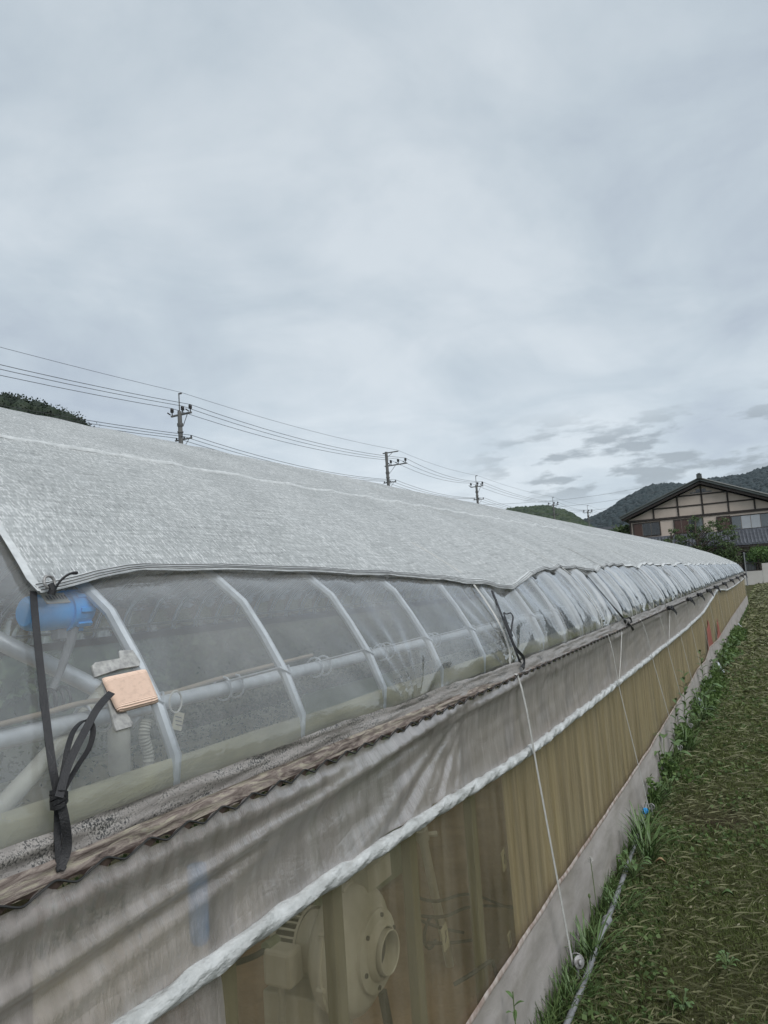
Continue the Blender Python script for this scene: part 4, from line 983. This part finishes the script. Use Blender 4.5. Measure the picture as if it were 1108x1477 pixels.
# ------------------------------------------------------------------ utility poles & lines
M['concrete']=solid('pole_concrete',(.16,.16,.155),(.10,.10,.10),3,.8,0,.1)
M['ins']=solid('insulator_dark',(.03,.028,.03),(.02,.02,.02),5,.4,0,0)
M['wire']=solid('line_wire',(.045,.048,.05),(.04,.04,.042),2,.6,0,0)
poles=[]
for px,py in((258,567),(557,652),(686,686),(797,717),(847,729)):
    r=ray(px,py);t=(14.3-H)/r.z;poles.append((r.x*t,r.y*t))
plabs=['nearest concrete utility pole with two crossarms above the ridge on the left','second utility pole with crossarms set off to one side, above mid ridge','third utility pole with thin top rod above the ridge','fourth, faint utility pole in front of the low wooded hill','farthest utility pole at the right end of the low wooded hill']
arms={}
for i,(x,y) in enumerate(poles):
    t=empty('utility_pole',(x,y,0));tag(t,plabs[i],'utility pole','utility poles in a row behind the greenhouse')
    t.rotation_euler=(0,R(-1.2 if i<3 else 0),0) if False else (0,0,0)
    top=13.15 if i!=1 else 14.3
    b=MB();b.tube([(0,0,-.5),(0,0,top)],[.19,.13],12);PB(b.build('shaft',M['concrete'],None,True),t)
    if i!=1:
        b=MB();b.tube([(0,0,top-.3),(0,0,14.3)],.035,6);b.box((.1,0,14.25),(.25,.06,.08));PB(b.build('top_rod',M['concrete']),t)
    else:
        b=MB();b.box((.45,0,14.2),(1.6,.09,.09));b.bar((.12,0,13.8),(.7,0,14.2),.03,.03);PB(b.build('top_arm',M['concrete']),t)
    zc_=13.0;off=0 if i!=1 else .85
    hw=.80 if i!=1 else 1.15
    b=MB();b.box((off,.14,zc_),(hw*2,.10,.10));b.bar((.1,.14,zc_-.75),(off*.4+.5,.14,zc_),.03,.03);PB(b.build('crossarm',M['concrete']),t)
    xs_=[-hw+.08,.12,hw-.08] if i!=1 else [.35,1.1,1.85]
    for q in xs_:
        b=MB();b.lathe([(0,0),(.035,0),(.035,.18),(.10,.19),(.115,.28),(.09,.30),(.11,.33),(.10,.42),(.04,.46),(0,.46)],(q,.14,zc_+.05),(0,0,1),10)
        b.bar((q-.05,.05,zc_+.08),(q-.2,-.05,zc_+.22),.07,.07);PB(b.build('insulator',M['ins']),t)
    z2=11.45
    b=MB();b.box((.1,.14,z2),(1.3,.08,.08));b.bar((.1,.14,z2-.5),(.55,.14,z2),.025,.025);PB(b.build('lower_crossarm',M['concrete']),t)
    for q in(-.45,.15,.7):
        b=MB();b.lathe([(0,0),(.05,0),(.05,.12),(0,.14)],(q,.14,z2+.04),(0,0,1),8);PB(b.build('small_insulator',M['ins']),t)
    b=MB()
    for zz in(12.4,12.3,11.9): b.lathe([(.15,-.05),(.18,-.05),(.18,.03),(.15,.03)],(0,0,zz),(0,0,1),12)
    PB(b.build('collar',M['concrete']),t)
    arms[i]=(xs_,zc_+.5,[-.45,.15,.7],z2+.16)
ext=[(poles[0][0]-.5,poles[0][1]-34)]+poles+[(poles[-1][0]+1,poles[-1][1]+40)]
wl=['thin topmost line strung over the pole tops','upper power line on the left insulators','upper power line on the middle insulators','upper power line on the right insulators','lower line on the left of the lower crossarms','lower line in the middle of the lower crossarms','lower line on the right of the lower crossarms']
for wi in range(7):
    b=MB()
    pts=[]
    for i in range(len(ext)-1):
        def an(k):
            j=min(max(k-1,0),4);xs_,z1,x2,z2=arms[j];ex_,ey_=ext[k]
            if wi==0: return Vector((ex_+(.2 if j!=1 else 1.2),ey_,14.3))
            if wi<4: return Vector((ex_+xs_[wi-1],ey_+.14,z1))
            return Vector((ex_+x2[wi-4],ey_+.14,z2))
        A,B=an(i),an(i+1);sagv=.55 if wi else .3
        for q in range(12):
            f_=q/12;p=A.lerp(B,f_);p.z-=sagv*4*f_*(1-f_);pts.append(p)
    pts.append(an(len(ext)-1))
    b.tube(pts,.011 if wi==0 else .016,5);tag(b.build('power_line',M['wire']),wl[wi],'power line','power lines along the utility poles')
for k,(x,z,lb) in enumerate(((-60,26,'upper distant transmission line over the low hill'),(-60,23.4,'middle distant transmission line over the low hill'),(-60,21.0,'lowest distant transmission line over the low hill'))):
    b=MB();A=pol(690,728+k*9,300);B=pol(960,695+k*11,420);pts=[]
    for q in range(25):
        f_=q/24;p=A.lerp(B,f_);p.z-=4*f_*(1-f_)*2.5;pts.append(p)
    b.tube(pts,.05,5);tag(b.build('transmission_line',M['wire']),lb,'power line','distant transmission lines')

# ------------------------------------------------------------------ hills and woods
def hillmat(name,c1,c2,sc):
    m,nt,out=newmat(name);b=N(nt,'ShaderNodeBsdfPrincipled');v=coord(nt,'Object')
    f=ntex(nt,v,sc,6,.65);L(nt,ramp(nt,f,[(.35,c1),(.65,c2)]),b.inputs['Base Color']);b.inputs['Roughness'].default_value=.9;b.inputs['Specular IOR Level'].default_value=.1
    L(nt,bumpn(nt,f,1,2),b.inputs['Normal']);L(nt,b.outputs[0],out.inputs[0]);return m
def hill(name,prof_,dist,near,far,mat,extra):
    """prof_: list of (px,py) skyline points; the crest stands at distance dist"""
    pts=[pol(a,b_,dist) for a,b_ in prof_];az=[math.atan2(p.x,p.y) for p in pts];hz=[p.z for p in pts]
    a0,a1=az[0],az[-1]
    aa=[a0-extra[0]+(a1+extra[1]-(a0-extra[0]))*i/120 for i in range(121)]
    def hgt(a):
        e=interp(a,az,hz)
        if a<a0: e*=max(0,1-((a0-a)/max(extra[0],1e-6)))**.7 if extra[2] else 1
        if a>a1: e*=max(0,1-((a-a1)/max(extra[1],1e-6)))**.7 if extra[3] else 1
        return e
    def fn(a,t):
        d=near+(far-near)*t;tc_=(dist-near)/(far-near)
        q=t/tc_ if t<tc_ else (1-t)/(1-tc_)
        z=hgt(a)*(math.sin(q*PI/2)**1.2)*.97 + dist*.006*nz(a*30,t*6)*q-2
        return (math.sin(a)*d,math.cos(a)*d,z)
    o=grid(name,aa,[i/28 for i in range(29)],fn,mat);tag(o,kind='structure');return fn,aa
def blobs(name,pts,rad,mat,lab,leaf=None,sub=1):
    bm=bmesh.new();bmesh.ops.create_icosphere(bm,subdivisions=sub,radius=1);V0=np.array([v.co[:] for v in bm.verts]);F0=np.array([[v.index for v in f.verts] for f in bm.faces]);bm.free()
    n=len(pts);pts=np.array(pts);s=rad*rng.uniform(.6,1.35,n)
    jit=rng.uniform(.72,1.25,(n,len(V0),1));V=pts[:,None,:]+V0[None]*jit*s[:,None,None]*np.array([1,1,.85])
    Fc=(F0[None]+np.arange(n)[:,None,None]*len(V0)).reshape(-1,3)
    me=bpy.data.meshes.new(name);me.vertices.add(n*len(V0));me.vertices.foreach_set('co',V.astype(np.float32).ravel());me.loops.add(Fc.size);me.loops.foreach_set('vertex_index',Fc.ravel().astype(np.int32))
    me.polygons.add(len(Fc));me.polygons.foreach_set('loop_start',np.arange(len(Fc),dtype=np.int32)*3);me.polygons.foreach_set('loop_total',np.full(len(Fc),3,dtype=np.int32));me.update()
    at=me.attributes.new('var','FLOAT','FACE');at.data.foreach_set('value',np.repeat(rng.uniform(0,1,n),len(F0)).astype(np.float32))
    return tag(link(name,me,mat),lab,'woodland',kind='stuff')
M['hillfar']=hillmat('far_hill',(.006,.017,.020),(.016,.030,.033),.04)  # blue of the distant haze is put into the hill colour
M['hillnear']=hillmat('near_hill',(.02,.035,.015),(.05,.075,.03),.1)
M['woodfar']=leafmat('far_wood',(.006,.017,.020),(.016,.030,.033),0)  # same haze blue painted into the tree colour
M['woodmid']=leafmat('mid_wood',(.014,.030,.012),(.040,.060,.025),0)
M['wooddark']=leafmat('dark_wood',(.008,.018,.009),(.022,.036,.016),.1)
fn,aa=hill('far_hill',[(700,775),(840,752),(870,738),(905,717),(930,705),(985,698),(1040,690),(1075,684),(1108,673),(1300,660),(1500,690)],900,560,1300,M['hillfar'],(.1,.3,1,1))
pts=[fn(rng.uniform(aa[0],aa[-1]),rng.uniform(.05,.5)) for _ in range(22000)]
blobs('far_woodland',pts,3.6,M['woodfar'],'dense haze-tinted woodland covering the far hill behind the house')
fn,aa=hill('low_hill',[(690,762),(715,738),(745,728),(785,725),(815,733),(845,752),(880,768)],350,260,460,M['hillnear'],(.03,.02,1,1))
pts=[fn(rng.uniform(aa[0],aa[-1]),rng.uniform(.05,.55)) for _ in range(9000)]
blobs('low_hill_woodland',pts,1.7,M['woodmid'],'green woodland on the low hill left of the house')
fn,aa=hill('left_hill',[(-500,560),(-200,535),(0,558),(60,572),(100,590),(135,612),(190,660),(260,740)],150,110,230,M['hillnear'],(.05,.02,1,1))
pts=[]
while len(pts)<1500:
    a=rng.uniform(aa[0],aa[-1]);p=fn(a,rng.uniform(.05,.5))
    pts.append(p)
P_=np.array(pts)+np.array([0,0,-.5])
blobs('left_hill_understorey',list(P_-np.array([0,0,.2])),2.1,M['wooddark'],'dark inner growth of the wood on the left hill')
pos=np.repeat(P_,110,axis=0)+np.clip(rng.normal(size=(len(P_)*110,3)),-1.5,1.5)*np.array([1.6,1.6,1.2])
tag(cards('left_hill_woodland',pos,.42,M['wooddark'],aspect=1.5),'dark leafy woodland behind the ridge at the left edge','woodland',kind='stuff')

# ------------------------------------------------------------------ house
hr=ray(1009,692);haz=math.atan2(-hr.x,hr.y);n_=math.hypot(hr.x,hr.y);HX,HY=hr.x/n_*61,hr.y/n_*61
GZ=.22
HO=empty('house',(HX,HY,0),haz);tag(HO,'two storey cream Japanese house with timbered gable and tiled roofs','house')
M['cream']=solid('cream_plaster',(.56,.475,.405),(.47,.395,.335),1.2,.85,0,.05,20)
M['timber']=solid('dark_timber',(.035,.025,.02),(.02,.015,.012),6,.7,0,.1)
M['shutter']=solid('brown_shutter',(.085,.045,.035),(.06,.032,.025),8,.55,0,.1,30,(8,1,.5))
def tile_mat():
    m,nt,out=newmat('roof_tiles');b=N(nt,'ShaderNodeBsdfPrincipled');v=coord(nt,'Object')
    f=ntex(nt,v,3,4);L(nt,ramp(nt,f,[(.3,(.075,.08,.095)),(.7,(.14,.15,.17))]),b.inputs['Base Color']);b.inputs['Roughness'].default_value=.4
    L(nt,b.outputs[0],out.inputs[0]);return m
M['tiles']=tile_mat()
M['tilesg']=solid('greenish_tiles',(.075,.085,.08),(.05,.058,.055),3,.45,0,0)
M['glass']=solid('dim_glass',(.10,.115,.125),(.07,.08,.085),.8,.12,0,0,spec=.9)
M['blind']=solid('white_blind',(.42,.44,.46),(.36,.38,.40),2,.6,0,0)
M['dglass']=solid('dark_glass',(.02,.022,.025),(.012,.013,.015),1,.15,0,0,spec=.8)
def hb(name,mat,boxes,parent=None,bevel=0):
    b=MB()
    for x0,x1,y0,y1,z0,z1 in boxes: b.box(((x0+x1)/2,(y0+y1)/2,(z0+z1)/2),(x1-x0,y1-y0,z1-z0))
    return PB(b.build(name,M[mat],bevel=bevel),parent or HO)
EZ_=5.75;AZ_=8.05;HW=5.35
# gable wall as a solid pentagonal prism
b=MB();D=11
pent=[(-HW,0),(-HW,5.62),(0,7.78),(HW,5.62),(HW,0)]
vs=[(x,0,z) for x,z in pent]+[(x,D,z) for x,z in pent]
b.add(vs,[(0,1,2,3,4)[::-1] if False else (4,3,2,1,0),(5,6,7,8,9)]+[(i,(i+1)%5,5+(i+1)%5,5+i) for i in range(5)]);PB(b.build('wall',M['cream']),HO)
# roof slabs w/ tile rolls along the slope
for sg in(-1,1):
    b=MB();nseg=1;x0,z0=0,AZ_+.02;x1,z1=sg*(HW+.55),EZ_-.02
    dirv=Vector((x1-x0,0,z1-z0)).normalized();nv=Vector((-dirv.z,0,dirv.x));nv=nv if nv.z>0 else -nv
    b.add([Vector((x0,-.75,z0)),Vector((x1,-.75,z1)),Vector((x1,D+.7,z1)),Vector((x0,D+.7,z0))]+[Vector((x0,-.75,z0))+nv*.14,Vector((x1,-.75,z1))+nv*.14,Vector((x1,D+.7,z1))+nv*.14,Vector((x0,D+.7,z0))+nv*.14],[(0,1,2,3),(7,6,5,4),(0,4,5,1),(1,5,6,2),(2,6,7,3),(3,7,4,0)])
    for k in range(44):
        y=-.72+k*.285;b.tube([Vector((x0,y,z0))+nv*.17,Vector((x1,y,z1))+nv*.17],.075,6)
    PB(b.build('roof',M['tilesg'],None,True),HO)
    b=MB();a_=Vector((0,-.60,AZ_-.14));c_=Vector((x1*.99,-.60,z1-.10));b.bar(a_,c_,.08,.16);PB(b.build('bargeboard',M['timber']),HO)
b=MB();b.box((0,D/2,AZ_+.24),(.34,D+1.6,.22));b.tube([(0,-.85,AZ_+.38),(0,D+.8,AZ_+.38)],.12,8);b.box((0,-.86,AZ_+.32),(.38,.14,.36));b.box((0,-.90,AZ_+.50),(.2,.12,.12));PB(b.build('ridge_cap',M['tilesg'],bevel=.03),HO)
hb('gable_vent','dglass',[(-.35,.35,-.03,.0,7.28,7.5),(-.75,.75,-.03,.0,7.22,7.30)])
tb=[(-HW-.02,HW+.02,-.07,-.0,5.42,5.60),(-1.78,1.78,-.05,0,7.05,7.15),(-3.55,3.55,-.05,0,6.27,6.37)]
for q_ in tb: hb('timber_beam','timber',[q_])
for q_ in [(-.06,.06,-.06,0,5.6,7.75),(-1.79,-1.67,-.06,0,5.6,7.08),(1.70,1.82,-.06,0,5.6,7.08),(-3.57,-3.45,-.06,0,5.6,6.33),(3.45,3.57,-.06,0,5.6,6.33)]: hb('timber_post','timber',[q_])
hb('timber_post','timber',[(-HW-.01,-HW+.12,-.05,0,.2,5.42)])
# shutters / windows
def win(name,x0,x1,z0,z1,panes,lab=None):
    fr=hb(name,'timber',[(x0,x1,-.07,0,z0,z0+.06),(x0,x1,-.07,0,z1-.06,z1),(x0,x0+.06,-.07,0,z0+.06,z1-.06),(x1-.06,x1,-.07,0,z0+.06,z1-.06)])
    n=len(panes);w_=(x1-x0-.12)/n
    for i,mt in enumerate(panes):
        hb('pane',mt,[(x0+.06+i*w_+.02,x0+.06+(i+1)*w_-.02,-.045,-.02,z0+.07,z1-.07)],fr)
    return fr
win('shutter_window',-5.12,-3.1,4.28,5.36,['shutter','dglass','dglass'])
win('shutter_window',-2.15,-.05,4.25,5.36,['shutter','shutter','dglass','glass'])
win('shutter_window',.85,1.80,4.22,5.30,['shutter','shutter'])
win('window',1.80,5.1,4.18,5.26,['glass','blind','blind','glass','glass'])
# lower pent roof in front
b=MB();y0,y1,z0,z1=-.0,-2.2,4.05,2.95
for k in range(50):
    x=-HW-.3+k*.24
    b.tube([(x,y0,z0+.1),(x,y1,z1+.1)],.07,6)
for k in range(9):
    f_=k/9;b.box((0.3,y0+(y1-y0)*(f_+.055),z0+(z1-z0)*(f_+.055)+.05),(2*HW+1.2,.26,.12))
PB(b.build('lower_roof',M['tiles'],None,True),HO)
b=MB();b.box((.3,-.06,4.13),(2*HW+1.2,.2,.14));PB(b.build('flashing',M['tiles']),HO)
hb('ground_floor_wall','cream',[(-5.0,HW,-.9,-.0,.0,2.85)])
hb('ground_floor_void','dglass',[(-3.5,1.8,-.96,-.91,.3,2.7),(3.2,5.1,-.96,-.91,.3,2.7)])  # dark sheets stand for the dark void under the lower roof
dr=hb('entrance_door','timber',[(2.2,3.15,-.98,-.91,.1,2.55)]);hb('pane','glass',[(2.32,3.03,-1.0,-.985,.3,2.45)],dr)
hb('fascia','timber',[(-HW-.3,HW+.9,-2.27,-2.2,2.82,2.95)])

# garden wall, railing, posts
def toH(px,py,off):
    dn=Vector((-math.sin(haz),math.cos(haz),0));r=ray(px,py);t=(61-off)/(r.dot(dn));p=Vector((0,0,H))+r*t
    rt=Vector((math.cos(haz),math.sin(haz),0));return p.dot(rt),p.z
G_=empty('garden_wall',(HX,HY,0),haz);tag(G_,'low white rendered garden wall with a taller end pillar','wall')
M['render']=solid('white_render',(.52,.50,.47),(.44,.42,.39),1.5,.8,0,.1)
OFF=4.2
xa,za=toH(1050,826,OFF);xb,zb=toH(1100,825,OFF);_,zg=toH(1080,837,OFF);xp,zp=toH(1104,812,OFF)
zg=GZ-.15
xa-=9
hb2=lambda name,mat,bx,par:hb(name,mat,bx,par)
hb2('wall','render',[(xa,xb,-OFF-.1,-OFF+.1,zg,za)],G_);hb2('pillar','render',[(xb,xb+7,-OFF-.12,-OFF+.12,zg,zp)],G_)
RF=empty('railing',(HX,HY,0),haz);tag(RF,'dark metal railing on top of the white garden wall','railing')
b=MB();z0=za+.05;z1=zp+.05
b.box(((xa+xb)/2,-OFF,z1),(xb-xa,.05,.05));b.box(((xa+xb)/2,-OFF,z0),(xb-xa,.04,.04))
PB(b.build('rail',M['timber']),RF)
b=MB()
for k in range(int((xb-xa)/.18)): b.box((xa+.05+k*.18,-OFF,(z0+z1)/2),(.022,.022,z1-z0-.04))
PB(b.build('bars',M['timber']),RF)
xq,zq=toH(1073,798,6.0)
b=MB();b.tube([(0,0,0),(0,0,zq-.1)],.035,8)
pl=empty('slim_pole',Vector((HX,HY,0))+Matrix.Rotation(haz,3,'Z')@Vector((xq,-6.0,.1)),haz);tag(pl,'slim grey pole standing in front of the white garden wall','pole');PB(b.build('shaft',M['pvc'],None,True),pl)
b=MB();b.lathe([(0,0),(.06,0),(.05,.06),(0,.08)],(0,0,zq-.12),(0,0,1),10);PB(b.build('cap',M['pvc']),pl)

# small building left of the house
p=pol(870,757,75)
S_=empty('shed',(p.x,p.y,0),haz);tag(S_,'small dark roofed outbuilding left of the house behind the ridge','outbuilding')
b=MB();b.box((0,2,1.7),(4.6,4,3.6));PB(b.build('wall',M['cream']),S_)
b=MB();zt=p.z
b.add([(-3.0,-.8,zt-.25),(2.4,-.8,zt-.30),(2.4,5,zt+.0),(-3.0,5,zt+.05),(-3.0,-.8,zt-.45),(2.4,-.8,zt-.5),(2.4,5,zt-.2),(-3.0,5,zt-.15)],[(0,1,2,3),(7,6,5,4),(0,4,5,1),(1,5,6,2),(2,6,7,3),(3,7,4,0)]);PB(b.build('roof',M['tiles']),S_)
b=MB();b.box((-.5,-.04,3.0),(1.6,.06,.5));PB(b.build('window',M['dglass']),S_)

# trees
M['bark']=solid('bark',(.09,.075,.06),(.05,.04,.03),8,.9,0,.4)
M['pineleaf']=leafmat('garden_leaf',(.05,.085,.035),(.13,.18,.075),.3)
M['bushleaf']=leafmat('bush_leaf',(.045,.10,.025),(.12,.19,.06),.25)
def tree(name,lab,off,clumps,stem_px,mat,leaf=.15,dens=140,rs_=(.55,.4),cat='tree'):
    """clumps: (px,py,radius m); stem_px base pixel"""
    rot=Matrix.Rotation(haz,3,'Z');bx,_=toH(stem_px,835,off)
    base=Vector((HX,HY,0))+rot@Vector((bx,-off,GZ-.15));t=empty(name,base,haz);tag(t,lab,cat)
    cs=[]
    for px,py,r_ in clumps:
        x,z=toH(px,py,off);cs.append((x-bx,rng.normal()*.35,z-base.z,r_))
    zmax=max(c[2] for c in cs);b=MB()
    b.tube(smooth_pts([(0,0,0),(.08,.05,zmax*.4),(-.04,0,zmax*.8),(cs[0][0]*.6,0,zmax*.97)],4),[.11-.006*k for k in range(13)],7)
    for c in cs: b.tube([(0,0,max(.2,c[2]-.5-abs(c[0])*.35)),(c[0]*.5,c[1]*.5,c[2]-.3),(c[0],c[1],c[2]-.1)],[.05,.035,.02],5)
    PB(b.build('trunk',M['bark'],None,True),t)
    pos=[]
    for c in cs:
        k=int(dens*c[3]**2/.2);d=rng.normal(size=(k,3));d/=np.linalg.norm(d,axis=1,keepdims=True);rr=rng.uniform(.25,1,k)[:,None]**.6
        pos.append(np.array(c[:3])+d*rr*c[3]*np.array([1.1,1,.62])*(1+.25*rng.normal(size=(k,1))))
    PB(cards('crown',np.concatenate(pos),leaf,mat,aspect=1.2),t)
tree('garden_tree','tall airy garden tree with tufted branches before the shuttered windows',3.0,[(1003,748,.38),(996,760,.42),(1008,762,.4),(1000,772,.5),(1012,778,.4),(1028,755,.45),(1022,765,.35),(1038,760,.38),(1045,750,.3),(1050,768,.45),(1056,760,.35),(1030,775,.5),(1040,785,.5),(1060,775,.35),(1005,790,.5),(1018,790,.55),(985,777,.35),(1053,785,.4)],1012,M['pineleaf'])
tree('garden_tree','small tufted tree at the left of the lower tiled roof',2.6,[(968,766,.28),(975,765,.22),(964,780,.35),(980,775,.4),(984,785,.35),(950,782,.25)],975,M['pineleaf'])
tree('hedge_shrub','broad dark shrub filling the garden below the tiled roof',2.8,[(1000,800,.7),(1015,805,.8),(1030,800,.7),(1045,800,.75),(1058,808,.7),(1040,812,.8),(1020,815,.8),(1055,795,.5)],1030,M['pineleaf'],cat='shrub')
tree('bush','bright green rounded bush above the white garden wall at the right edge',3.6,[(1092,797,.7),(1102,795,.75),(1085,803,.45),(1100,805,.7),(1110,800,.9),(1094,808,.5)],1098,M['bushleaf'],cat='shrub')
for k in range(5): pass
tree('background_tree','dark tree between the outbuilding and the house',-4,[(898,765,.8),(905,768,.9),(900,775,1.0)],902,M['pineleaf'],leaf=.25)
print('DONE build',len(bpy.data.objects))
# ------------------------------------------------------------------ air
hm_,hnt,hout=newmat('pale_air')
pv=N(hnt,'ShaderNodeVolumePrincipled');pv.inputs['Color'].default_value=(.80,.87,.93,1);pv.inputs['Density'].default_value=.00010;pv.inputs['Anisotropy'].default_value=.2
L(hnt,pv.outputs[0],hout.inputs['Volume'])
b=MB();b.box((0,0,95),(3700,5100,200));hz_=b.build('haze',hm_);hz_.location=(0,0,-0);tag(hz_,kind='stuff')
